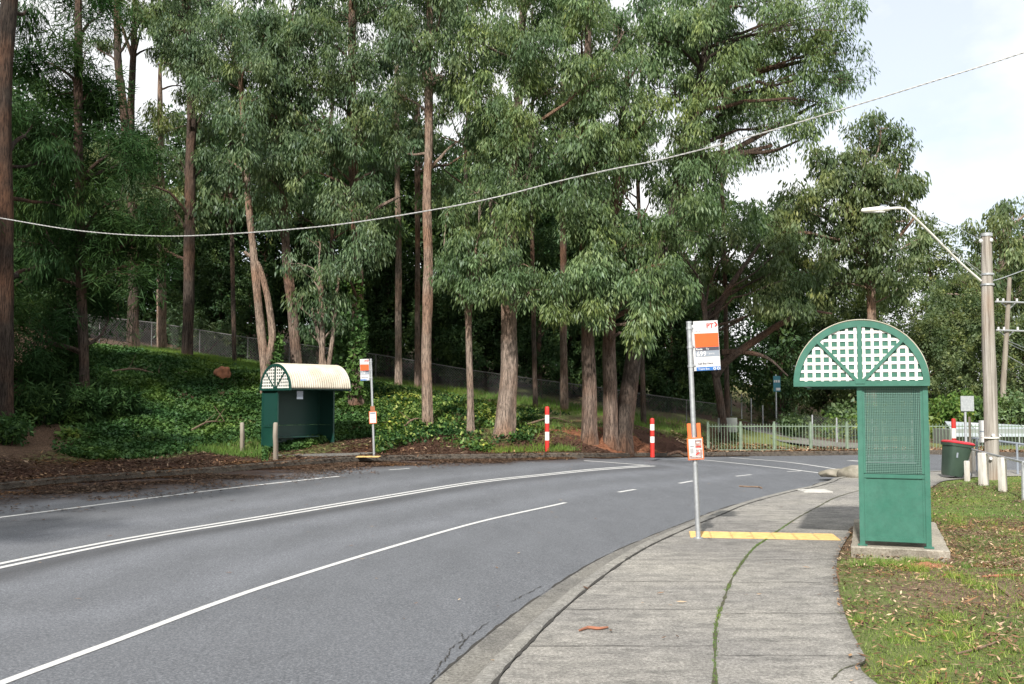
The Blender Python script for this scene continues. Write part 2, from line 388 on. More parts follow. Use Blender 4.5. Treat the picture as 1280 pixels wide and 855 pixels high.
for x, z in ((-45, 9), (-25, 8), (-8, 6), (8, 4), (25, 3), (45, 3)): cp.append((x, 66, z))
cp = np.array(cp)
def tps(d2): return np.where(d2 > 1e-12, d2*np.log(np.maximum(d2, 1e-12))*.5, 0)
def fit():
    n = len(cp); d2 = ((cp[:,None,:2]-cp[None,:,:2])**2).sum(-1)
    A = np.zeros((n+3, n+3)); A[:n,:n] = tps(d2)+np.eye(n)*.4
    A[:n,n] = 1; A[:n,n+1:] = cp[:,:2]; A[n,:n] = 1; A[n+1:,:n] = cp[:,:2].T
    return np.linalg.solve(A, np.concatenate([cp[:,2], [0,0,0]]))
TW = fit()
def terr(x, y):
    x = np.asarray(x, float); y = np.asarray(y, float); sh = np.broadcast(x, y).shape
    X = np.clip(np.broadcast_to(x, sh).ravel(), -42, 42); Y = np.clip(np.broadcast_to(y, sh).ravel(), -20, 64); n = len(cp)
    o = np.zeros(len(X))
    for i in range(0, len(X), 20000):
        xx = X[i:i+20000]; yy = Y[i:i+20000]
        d2 = (xx[:,None]-cp[None,:,0])**2+(yy[:,None]-cp[None,:,1])**2
        o[i:i+20000] = tps(d2)@TW[:n]+TW[n]+TW[n+1]*xx+TW[n+2]*yy
    return o.reshape(sh)
_bump = lambda x, y: .035*(np.sin(x*2.1+1.3*np.sin(y*1.7))+np.sin(y*2.7+1.1*np.sin(x*2.3)))*.5+.012*np.sin(x*9+y*3)*np.sin(y*11-x*2)
def ground(x, y):
    s = np.asarray(y)-Fy(x)
    b = B(x, y)+.02
    far = b+(np.maximum(terr(x, y), -1)-b)*ss(.1, 2.2, s)+_bump(x, y)*ss(.2, 2, s)*1.6
    near = B(x, y)-.022+_bump(x, y)*.35*ss(.05, .5, np.asarray(x)-Gx(y))
    return np.where(s > 0, far, near)

# ------------------------------------------------------------------ ground sheet
def grid_faces(nu, nv, off=0):
    i = np.arange(nu-1)[:,None]; j = np.arange(nv-1)[None,:]; a = i*nv+j
    return np.stack([a, a+nv, a+nv+1, a+1], -1).reshape(-1, 4)+off
def sym(n, near, far, p=2.2):
    t = np.linspace(-1, 1, n); return np.sign(t)*(abs(t)*near+abs(t)**5*(far-near))
xs = np.concatenate([-np.geomspace(400, 34, 14), np.linspace(-33, 24, 230), np.geomspace(25, 400, 16)])
sv = np.concatenate([np.linspace(0, 12, 70), np.geomspace(12.3, 30, 40), np.geomspace(32, 500, 16)])
X = np.repeat(xs[:,None], len(sv), 1); Y = Fy(X)+sv[None,:]+.12
Z = ground(X, Y); V1 = np.stack([X, Y, Z], -1).reshape(-1, 3); F1 = grid_faces(*X.shape)
ys = np.concatenate([-np.geomspace(300, 7, 14), np.linspace(-6, 25.1, 200)])
uo = np.concatenate([np.linspace(0, 10, 110), np.geomspace(10.4, 400, 22)])
Y2 = np.repeat(ys[:,None], len(uo), 1); X2 = K2x(Y2)+uo[None,:]
Z2 = ground(X2, Y2); V2 = np.stack([X2, Y2, Z2], -1).reshape(-1, 3); F2 = grid_faces(*X2.shape)[:, ::-1]
bx = np.concatenate([-np.geomspace(500, 32, 8), np.linspace(-30, 30, 31), np.geomspace(32, 500, 8)])
X3, Y3 = np.meshgrid(bx, bx, indexing='ij'); Z3 = B(X3, Y3)-.45; Z3 = np.where(Y3 > 45, Z3-1.5, Z3)
V3 = np.stack([X3, Y3, Z3], -1).reshape(-1, 3); F3 = grid_faces(*X3.shape)
V = np.concatenate([V1, V2, V3]); FF = np.concatenate([F1, F2+len(V1), F3+len(V1)+len(V2)])
pxs = 640+F*V[:,0]/np.maximum(V[:,1], .5)
s_ = V[:,1]-Fy(V[:,0])
far = s_ > 0
vn = np.array([mnoise.noise(Vector((x*.35, y*.35, 0))) for x, y in V[:,:2]])
vn2 = np.array([mnoise.noise(Vector((x*1.3, y*1.3, 5))) for x, y in V[:,:2]])
zg = np.zeros(len(V)); zl = np.zeros(len(V)); zc = np.zeros(len(V))
X_, Y_ = V[:,0], V[:,1]
# near right lawn: grass thin beside the path, lush at the back
zg = np.where(~far, np.clip(.52+.20*ss(12, 19, Y_)-.05*ss(3.8, 6, X_)*(1-ss(9, 14, Y_))+.45*vn+.12*vn2, 0, 1), zg)
zl = np.where(~far, .10, zl)
zg = np.where(far, ss(-12.5, -10.5, X_)*np.clip(.12+.35*vn+.3*ss(1.0, 2.5, s_)*ss(-9, -5, X_)+.35*((X_ < -6) & (X_ > -12) & (s_ > 4)), 0, 1), zg)
zl = np.where(far, 1-.4*ss(2, 7, s_), zl)
zg = np.where(~far, zg-.10*np.exp(-(((X_-4.6)/1.6)**2+((Y_-9.3)/1.1)**2))-.10*np.exp(-(((X_-6.2)/1.4)**2+((Y_-12.5)/1.8)**2)), zg)
dcl = np.exp(-(((X_-4.2)/3.2)**2+((Y_-31.6)/1.8)**2))
zc = np.where(far, dcl*1.0, 0)
zc = np.maximum(zc, np.exp(-(((X_-5.0)/.35)**2+((Y_-10.4)/.22)**2)))
ground_o = npmesh('ground', V, FF, M['ground'], colattr=np.stack([zg, zl, zc, zg*0+1], -1), smooth=True)
tag(ground_o, kind='structure')

# ------------------------------------------------------------------ road
xs = np.concatenate([-np.geomspace(90, 32, 8), np.linspace(-30, 14, 190), np.geomspace(14.5, 90, 16)])
tt = np.concatenate([np.linspace(0, .22, 12)[:-1], np.linspace(.22, 1, 150)]); NTT = len(tt)
Klow = lambda x: np.where(x < K2c[0,0], -20, 0)
X = np.repeat(xs[:,None], NTT, 1)
K2y = lambda x: np.interp(x, K2c[:,0], K2c[:,1])
iK = np.argsort(K2c[:,0])
K2y = lambda x: np.where(x < -.7, -30.0, np.interp(x, K2c[iK,0], K2c[iK,1]))
ylo = X*0-8.0
yhi = Fy(X)+.05
Y = ylo+(yhi-ylo)*tt[None,:]
Z = R(X, Y)
Vr = np.stack([X, Y, Z], -1).reshape(-1, 3)
def poly_w(pts, fn=R): return crv([hit(a, b, fn) for a, b in pts], 12)
CL = poly_w([(-60,723),(0,707.5),(179,671.5),(360,641.7),(500,618.3),(603.6,602),(707,590.8),(775,584.8),(814,582.2)])
EL = poly_w([(-80,658),(0,647),(179,624),(300,609),(400,598),(425,595.5)])
def dist_to(P, line, side=False):
    best = np.full(len(P), 1e9); sg = np.zeros(len(P))
    for i in range(len(line)-1):
        a, b = line[i], line[i+1]; d = b-a; L = d@d+1e-12
        t = np.clip(((P-a)@d)/L, 0, 1); q = a+t[:,None]*d; r = P-q; dd = np.hypot(r[:,0], r[:,1])
        c = d[0]*r[:,1]-d[1]*r[:,0]
        m_ = dd < best; best = np.where(m_, dd, best); sg = np.where(m_, np.sign(c), sg)
    return (best, sg) if side else best
dc, sg = dist_to(Vr[:,:2], CL, True)
rn = np.array([mnoise.noise(Vector((x*.8, y*.35, 3))) for x, y in Vr[:,:2]])
q = dc*-sg
tar = np.exp(-((q-.38)/(.26+.1*rn))**2)*.62*(1-.5*ss(16, 24, Vr[:,1]))
tar = np.maximum(tar, np.exp(-((q+3.0+.3*rn)/.5)**2)*.3)
track = sum(np.exp(-((q-c_)/.42)**2) for c_ in (-4.6, -6.2, 1.1, 2.7, -1.3)); track = np.clip(track*.8+.12*rn, 0, 1)
dF = Vr[:,1]-Fy(Vr[:,0]); dF = -dF
dirt = np.clip(1.25-(dF/(3.0+1.2*rn))*ss(-1.5, -3, -Vr[:,0]*0-2.9), 0, 1)
dirt = np.clip(1.5-dF/(1.6+1.0*rn+1.9*ss(2, 8, -Vr[:,0])), 0, 1)*ss(3.5, 0, Vr[:,0])
road = npmesh('road', Vr, grid_faces(*X.shape), M['asphalt'], colattr=np.stack([tar, dirt, track, dirt*0+1], -1), smooth=True)
tag(road, kind='structure')

def ribbon(name, line, w, mat, fn, lift, kind='structure', wob=0.0, mb=None):
    L = np.asarray(line); t = np.gradient(L, axis=0); t /= np.linalg.norm(t, axis=1)[:,None]+1e-9; nrm = np.stack([-t[:,1], t[:,0]], 1)
    own = mb is None; mb = mb or MB(); vs = []
    for i in range(len(L)):
        ww = w/2*(1+wob*(random.random()-.5)*2)
        for sgn in (-1, 1):
            p = L[i]+nrm[i]*ww*sgn; vs.append((p[0], p[1], float(fn(p[0], p[1]))+lift))
    mb.add(vs, [(2*i, 2*i+1, 2*i+3, 2*i+2) for i in range(len(L)-1)])
    if own:
        o = mb.build(name, mat); tag(o, kind=kind); return o
def offset(L, d):
    L = np.asarray(L); t = np.gradient(L, axis=0); t /= np.linalg.norm(t, axis=1)[:,None]+1e-9
    return L+np.stack([-t[:,1], t[:,0]], 1)*d
mk = MB()
ribbon('', offset(CL, .10), .10, None, R, .005, mb=mk); ribbon('', offset(CL, -.10), .10, None, R, .005, mb=mk)
ribbon('', poly_w([(730,576.2),(770,579),(812,582.2)]), .20, None, R, .009, mb=mk)
ribbon('', EL, .11, None, R, .005, mb=mk)
ribbon('', poly_w([(-120,905),(0,855),(149,799.8),(268.4,755),(360,723.8),(500,680.8),(603.6,651.5),(707,628.5)]), .085, None, R, .005, mb=mk)
for a in [[(773,615.5),(794,612)],[(849,604.4),(866.4,601.3)],[(919.6,595.5),(939,593.4)],[(983.8,589.8),(1001.5,588.8)],[(486,587.6),(512,585.8)]]:
    ribbon('', poly_w(a), .09, None, R, .005, mb=mk)
ribbon('', poly_w([(846,572.8),(880.6,575.2),(961.9,583.7),(1039,593.2)]), .11, None, R, .005, mb=mk)
ribbon('', poly_w([(912,572),(982,577.6),(1046,586.5)]), .11, None, R, .005, mb=mk)
ribbon('', poly_w([(1061,575.8),(1092,577.6)]), .3, None, R, .005, mb=mk)
tag(mk.build('road_markings', M['mark']), kind='structure')
# cracks beside the gutter
ck = MB()
for pts in ([(545,840),(558,822),(566,808),(590,795),(612,775)], [(640,752),(660,742),(680,732)], [(575,812),(580,800),(577,790)], [(540,850),(552,838)]):
    P = [np.array(hit(a, b, R)) for a, b in pts]; L = []
    for i in range(len(P)-1):
        for k in range(8): L.append(P[i]+(P[i+1]-P[i])*k/8+np.array([random.uniform(-.012,.012), random.uniform(-.03,.03)]))
    ribbon('', L, .007, None, R, .006, mb=ck, wob=.8)
tag(ck.build('road_cracks', M['crack']), kind='structure')

# kerbs and gutter, swept along the plan curves
def sweep(name, line, prof, mat, fn):
    L = np.asarray(line); t = np.gradient(L, axis=0); t /= np.linalg.norm(t, axis=1)[:,None]+1e-9; nrm = np.stack([-t[:,1], t[:,0]], 1)
    mb = MB(); n = len(prof); vs = []
    for i in range(len(L)):
        for (o_, h) in prof:
            p = L[i]+nrm[i]*o_; vs.append((p[0], p[1], float(fn(*L[i]))+h+.004*mnoise.noise(Vector((p[0]*2, p[1]*2, o_*9)))))
    fs = [(i*n+j, i*n+j+1, (i+1)*n+j+1, (i+1)*n+j) for i in range(len(L)-1) for j in range(n-1)]
    mb.add(vs, fs, 0, False); o = mb.build(name, mat); tag(o, kind='structure'); return o
k2 = K2c[(K2c[:,1] < 24.95)]
sweep('kerb', k2, [(.012,-.2),(.012,.004),(.03,.016),(.12,.012),(.15,-.008),(.165,-.108),(.17,-.2)], M['kerb'], B)
sweep('gutter', k2, [(.16,-.112),(.35,-.118),(.47,-.110),(.48,-.116),(.49,-.2)], M['gutter'], B)
edge = MB(); ribbon('', offset(k2, .492), .022, None, R, .006, mb=edge, wob=.9)
ribbon('', offset(k2, .004), .022, None, B, .008, mb=edge, wob=.9)
tag(edge.build('kerb_joint', M['crack']), kind='structure')
fk = Fc[(Fc[:,0] > -30) & (Fc[:,0] < 40)]
sweep('far_kerb', fk, [(-.02,-.2),(.0,.0),(.03,.02),(.14,.025),(.17,.0),(.18,-.2)], M['kerb_dirty'], B)

# ------------------------------------------------------------------ footpath
ys = np.concatenate([np.linspace(-6, 5, 20), np.linspace(5.1, 24.9, 150)])
fr = np.linspace(0, 1, 14)
Y = np.repeat(ys[:,None], 14, 1); xl = K2x(Y)+.004; xr = np.maximum(Gx(Y), xl+.05); X = xl+(xr-xl)*fr
Z = B(X, Y)+0*X
Vp = np.stack([X, Y, Z], -1).reshape(-1, 3); nv = len(Vp); Fp_ = grid_faces(*X.shape)[:, ::-1]
sk = Vp.reshape(len(ys), 14, 3)[:, -1, :].copy(); sk[:,2] -= .1
i = np.arange(len(ys)-1); Fs = np.stack([i*14+13, (i+1)*14+13, nv+i+1, nv+i], 1)
path = npmesh('footpath', np.concatenate([Vp, sk]), np.concatenate([Fp_, Fs]), M['concrete'])
tag(path, kind='structure')
seam = poly_w([(893,900),(893.5,855),(895,784),(904,753),(917.6,718.7),(940,687.7),(956,675.5),(972,664),(998.4,646.6),(1022.8,633.4),(1045,622),(1080,612),(1140,601)], B)
ribbon('path_seam', seam, .024, M['moss'], B, .004, wob=.7)
jm = MB()
def joint(py, a, b, w=.008):
    P = np.array([hit(a+(b-a)*k/12, py+.25*math.sin(k*.9), B) for k in range(13)])
    ribbon('', P, w, None, B, .005, mb=jm, wob=.5)
for py, a, b in ((808,660,893),(762,707,900),(727,750,912),(700,787,930),(679,820,951),(655,880,984),(640,915,1008),(628,945,1030)): joint(py, a, b)
for py, a, b in ((820,894,1080),(767,900,1057),(728,914,1047),(700,931,1046),(645,1002,1078),(632,1026,1078),(622,1046,1078)): joint(py, a, b)
tag(jm.build('path_joints', M['crack']), kind='structure')
# hairline crack with moss at the lower right
P = np.array([hit(a, b, B) for a, b in ((1040,850),(1052,838),(1068,832),(1080,829))]); ribbon('path_crack', crv(P, 6), .012, M['moss'], B, .006, wob=.8)

# tactile strip: ribbed yellow pavers
def tactile(name, p0, p1, w, n, fn, lift=.004, label=None):
    mb = MB(); p0 = Vector((*p0, 0)); p1 = Vector((*p1, 0)); L = (p1-p0).length; e = (p1-p0).normalized(); ang = math.atan2(e.y, e.x)
    for k in range(n):
        c = p0+e*(L*(k+.5)/n); M_ = Matrix.Translation((c.x, c.y, float(fn(c.x, c.y))+lift)) @ Matrix.Rotation(ang, 4, 'Z')
        mb.box((0,0,.003), (L/n-.003, w, .008), 0, M_)
        for r in range(8): mb.box((0, -w/2+w*(r+.5)/8, .009), (L/n-.03, w*.06, .005), 0, M_)
    o = mb.build(name, M['tactile']); return o
a, b = hit(862, 668.5, B), hit(1046, 672, B)
tag(tactile('tactile_strip', a, b, .56, 7, B), 'yellow ribbed tactile strip laid across the near concrete footpath', 'tactile paving')
# drain pit lid
lid = MB(); c = hit(1018, 614.3, B); lid.box((c[0], c[1], .008), (.55, .50, .03), 0, bev=.008); lid.box((c[0], c[1], .026), (.44, .38, .008), 0)
tag(lid.build('drain_cover', M['stone']), 'pale concrete drain cover set in the footpath by the kerb', 'drain cover')
# boulders
def boulder(px, py, s, label, seed):
    import bmesh
    bm = bmesh.new(); bmesh.ops.create_icosphere(bm, subdivisions=4, radius=1)
    for v in bm.verts:
        n = 1+.22*mnoise.noise(v.co*1.3+Vector((seed,0,0)))+.06*mnoise.noise(v.co*4+Vector((0,seed,0)))
        v.co = Vector((v.co.x*s[0]*n, v.co.y*s[1]*n, max(v.co.z, -.4)*s[2]*n))
    me = bpy.data.meshes.new('boulder'); bm.to_mesh(me); bm.free(); me.materials.append(M['rock'])
    for p in me.polygons: p.use_smooth = True
    o = bpy.data.objects.new('boulder', me); COL.objects.link(o); c = hit(px, py, B); o.location = (c[0], c[1], .02); o.rotation_euler.z = seed
    return tag(o, label, 'rock', 'boulders at the driveway corner')
boulder(1046, 594, (.42,.3,.13), 'low flat pale boulder at the kerb corner, nearer the road', .3)
boulder(1072, 596, (.42,.42,.27), 'larger rounded boulder beside the green shelter post, at the driveway corner', 1.9)

# ------------------------------------------------------------------ shelters
def make_shelter(dark, L, label, loc, rz, bench=True):
    root = empty('bus_shelter', loc, rz, label, 'bus shelter', 'green barrel roofed bus shelters')
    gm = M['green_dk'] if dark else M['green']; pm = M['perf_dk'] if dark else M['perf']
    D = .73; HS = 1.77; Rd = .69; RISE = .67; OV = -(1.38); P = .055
    # posts
    for (x, y, h0) in ((P/2, -P/2, 0), (P/2, -D+P/2, 0), (L-P/2, -P/2, 0), (L-P/2, -D+P/2, 0)):
        pb = MB(); pb.box((x, y, HS/2), (P, P, HS), bev=.004); po = pb.build('post', gm, root)
        fb = MB(); fb.box((x, y, .006), (.10, .10, .012), bev=.002); fb.build('foot_plate', M['steel'] if dark else gm, po)
    def wall(x0, y0, x1, y1, nm):
        v = Vector((x1-x0, y1-y0)); l = v.length; ang = math.atan2(v.y, v.x); T = Matrix.Translation((x0, y0, 0)) @ Matrix.Rotation(ang, 4, 'Z')
        for z in (.075, .76, HS-.02):
            fb = MB(); fb.box((l/2, 0, z), (l, .045, .045 if z > .1 else .05), 0, T, bev=.004); fb.build(nm+'_rail', gm, root)
        b1 = MB(); b1.box((l/2, 0, .42), (l-.01, .012, .65), 0, T); pn_ = b1.build(nm+'_panel', gm, root)
        for xx in (.012, l-.012): b1 = MB(); b1.box((xx, 0, .42), (.022, .03, .65), 0, T); b1.build('panel_strip', gm, pn_)
        b2 = MB(); b2.box((l/2, 0, 1.265), (l-.01, .006, .95), 0, T)
        so_ = b2.build('perforated_screen', pm, root)
        for xx in (.012, l-.012): b3 = MB(); b3.box((xx, 0, 1.265), (.022, .028, .95), 0, T); b3.build('screen_frame', gm, so_)
    wall(P/2, -P, P/2, -D+P, 'end'); wall(L-P/2, -P, L-P/2, -D+P, 'end'); wall(P, -P/2, L-P, -P/2, 'back')
    # roof: corrugated barrel
    n = 40; seg = int((L+.16)/.0125); vs = []; fs = []; cx = OV/2
    for i in range(seg+1):
        x = -.03+(L+.06)*i/seg; c = .009*math.sin(2*math.pi*x/.075)
        for j in range(n+1):
            th = math.pi*j/n; vs.append((x, cx+math.cos(th)*(Rd+.015+c), HS+.03+math.sin(th)*(RISE+.015+c)))
    for i in range(seg):
        for j in range(n): a = i*(n+1)+j; fs.append((a, a+1, a+n+2, a+n+1))
    rb = MB(); rb.add(vs, fs, 0, True); ro = rb.build('roof', M['cream'], root)
    sm = ro.modifiers.new('thick', 'SOLIDIFY'); sm.thickness = .004; sm.offset = -1
    # eaves beams
    for y in (OV+.03, -.03):
        eb = MB(); eb.box((L/2, y, HS+.012), (L, .05, .04), bev=.004); eb.build('eaves_beam', gm, root)
    # gables
    for x, sg in ((-.035, -1), (L+.035, 1)):
        T = Matrix(((0,0,1,x),(1,0,0,cx),(0,1,0,HS+.0),(0,0,0,1)))      # local u->y, v->z, w->x
        g = MB(); no = 44; oi = []; 
        for r0, r1 in (((Rd+.022, RISE+.03), (Rd-.045, RISE-.037)),):
            vs = []
            for j in range(no+1):
                th = math.pi*j/no
                for (ra, rb_) in ((r0), (r1)):
                    pass
                for w_ in (-.02, .02):
                    vs.append((math.cos(th)*r0[0], math.sin(th)*r0[1], w_)); vs.append((math.cos(th)*r1[0], math.sin(th)*r1[1], w_))
            fs = []
            for j in range(no):
                a = 4*j; b_ = 4*(j+1)
                fs += [(a, b_, b_+1, a+1), (a+2, a+3, b_+3, b_+2), (a, a+2, b_+2, b_), (a+1, b_+1, b_+3, a+3)]
            g.add(vs, fs, 0, False, T)
        g.box((0, .004, 0), (2*Rd+.04, .058, .044), 0, T)
        gf = g.build('gable_frame', gm, root)
        sp = MB(); sp.box((0, RISE/2, sg*.014), (.046, RISE-.03, .022), 0, T)
        for a_ in (47, 133):
            T2 = T @ Matrix.Rotation(math.radians(a_), 4, 'Z'); ln = .70
            sp.box((ln/2+.01, 0, sg*.012), (ln, .036, .020), 0, T2)
        sp.box((0, .03, sg*.027), (.10, .055, .006), 0, T)
        sp.build('gable_spoke', gm, root)
        lt = MB(); wv = .030; pitch = .0885; rr = Rd-.02; rv = RISE-.015
        for k in range(-8, 9):
            u = (k+.5)*pitch
            if abs(u) > rr-.03: continue
            h = rv*math.sqrt(max(0, 1-(u/rr)**2)); lt.box((u, h/2+.015, sg*.001), (wv, max(.02, h-.03), .007), 0, T)
        for k in range(8):
            v_ = .058+k*pitch*.97
            if v_ > rv-.03: continue
            w_ = rr*math.sqrt(max(0, 1-(v_/rv)**2)); lt.box((0, v_, -sg*.0055), (2*w_-.01, wv, .006), 0, T)
        lt.build('lattice', M['white'], root)
        bk = MB(); vs = [(math.cos(math.pi*j/no)*(Rd-.01), math.sin(math.pi*j/no)*(RISE-.01), -sg*.0125) for j in range(no+1)]
        vs2 = [(a, b_, c-sg*.005) for a, b_, c in vs]
        bk.add(vs+vs2, [tuple(range(no+1)), tuple(reversed(range(no+1, 2*no+2)))], 0, False, T)
        bk.build('gable_backing', gm, root)
    if bench:
        bb = MB(); bb.box((L*.5, -.24, .46), (L*.72, .30, .035), bev=.006); bo = bb.build('bench', gm, root)
        for xx in (L*.25, L*.75):
            br = MB(); br.box((xx, -.17, .38), (.03, .24, .03)); br.box((xx, -.07, .32), (.03, .03, .22)); br.build('bench_bracket', gm, bo)
    return root
sh = make_shelter(False, 2.3, 'large bright green bus shelter on the near grass edge, seen from its lattice gable end', (0,0,0), 0)
c = W(1165, 684, 10.80)
SL = 2.3; fi = math.radians(250)
ex = Vector((math.cos(fi), math.sin(fi), 0))
sh.location = Vector((c.x, c.y, .10)) - ex*SL; sh.rotation_euler.z = fi
# slab under it
sb = MB(); base = Vector((c.x, c.y, 0))-ex*SL/2; Ms = Matrix.Translation((base.x, base.y, 0)) @ Matrix.Rotation(fi, 4, 'Z')
poly = []
import itertools
for (x, y) in ((-1.5,.17),(-1.5,-.84),(1.27,-.82),(1.27,.17)): poly.append((x, y))
def rough_slab():
    vs = []; fs = []; N = 60
    pts = []
    for i in range(4):
        a = Vector(poly[i]); b_ = Vector(poly[(i+1) % 4])
        for k in range(N//4+1):
            p = a+(b_-a)*k/(N//4+1); j = .018*mnoise.noise(Vector((p.x*7, p.y*7, 0))) ; pts.append((p.x+j, p.y+j))
    n = len(pts)
    for lv, (z, ins) in enumerate(((.098,.015),(.09,0),(.0,.02),(-.12,.04))):
        for (x, y) in pts:
            q_ = 1-ins/1.2; z_ = z
            r_ = .03*mnoise.noise(Vector((x*5, y*5, z*20))) if lv == 2 else 0
            vs.append((x*q_+r_, (y+.45)*q_-.45+r_, z_))
    for l in range(3):
        for i in range(n): fs.append((l*n+i, (l+1)*n+i, (l+1)*n+(i+1) % n, l*n+(i+1) % n))
    fs.append(tuple(range(n)))
    return vs, fs
vs, fs = rough_slab(); sb.add(vs, fs, 0, False, Ms); tag(sb.build('concrete_slab', M['slab']), kind='structure')

c_ = hit(1163, 706, B)
bm_ = MB(); vs = []; fs = []
for i in range(9):
    for j in range(14):
        u = (j/13-.5)*.62; v = (i/8-.5)*.30; h = .055*max(0, 1-(u/.31)**2)*max(0, 1-(v/.15)**2)*(1+.8*mnoise.noise(Vector((u*9, v*9, 1)))); vs.append((c_[0]+u, c_[1]+v, h-.03))
fs = [(i*14+j, i*14+j+1, (i+1)*14+j+1, (i+1)*14+j) for i in range(8) for j in range(13)]
bm_.add(vs, fs, 0, True); tag(bm_.build('clay_soil', M['clay']), kind='structure')
# far shelter
p0 = W(326, 569, 27.5); zf = float(ground(p0.x+.8, p0.y-.2))
zf = .27
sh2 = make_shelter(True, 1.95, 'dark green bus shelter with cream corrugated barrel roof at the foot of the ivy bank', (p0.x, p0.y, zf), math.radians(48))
nt_ = MB(); nt_.box((.35,-1.27,1.62),(.20,.012,.22)); no_ = nt_.build('notice_plate', M['sign_grey'], sh2)
sb = MB(); Ms = Matrix.Translation((p0.x, p0.y, zf-.16)) @ Matrix.Rotation(math.radians(48), 4, 'Z')
sb.prism([(-.25,.15),(-.25,-1.2),(1.3,-2.6),(4.2,-1.2),(3.0,.15)], 0, .192, 0, Ms); tag(sb.build('stop_slab', M['gutter']), kind='structure')

# ------------------------------------------------------------------ lettering
def text_mb(mb, s, size, x, y, z, mi, T, align='LEFT', bold=0.0):
    cu = bpy.data.curves.new('t', 'FONT'); cu.body = s; cu.size = size; cu.align_x = align; cu.resolution_u = 2; cu.offset = bold
    o = bpy.data.objects.new('t', cu); COL.objects.link(o); dg = bpy.context.evaluated_depsgraph_get()
    me = bpy.data.meshes.new_from_object(o.evaluated_get(dg))
    mb.add([(v.co.x+x, v.co.y+y, z) for v in me.vertices], [tuple(p.vertices) for p in me.polygons], mi, False, T)
    bpy.data.objects.remove(o); bpy.data.curves.remove(cu); bpy.data.meshes.remove(me)

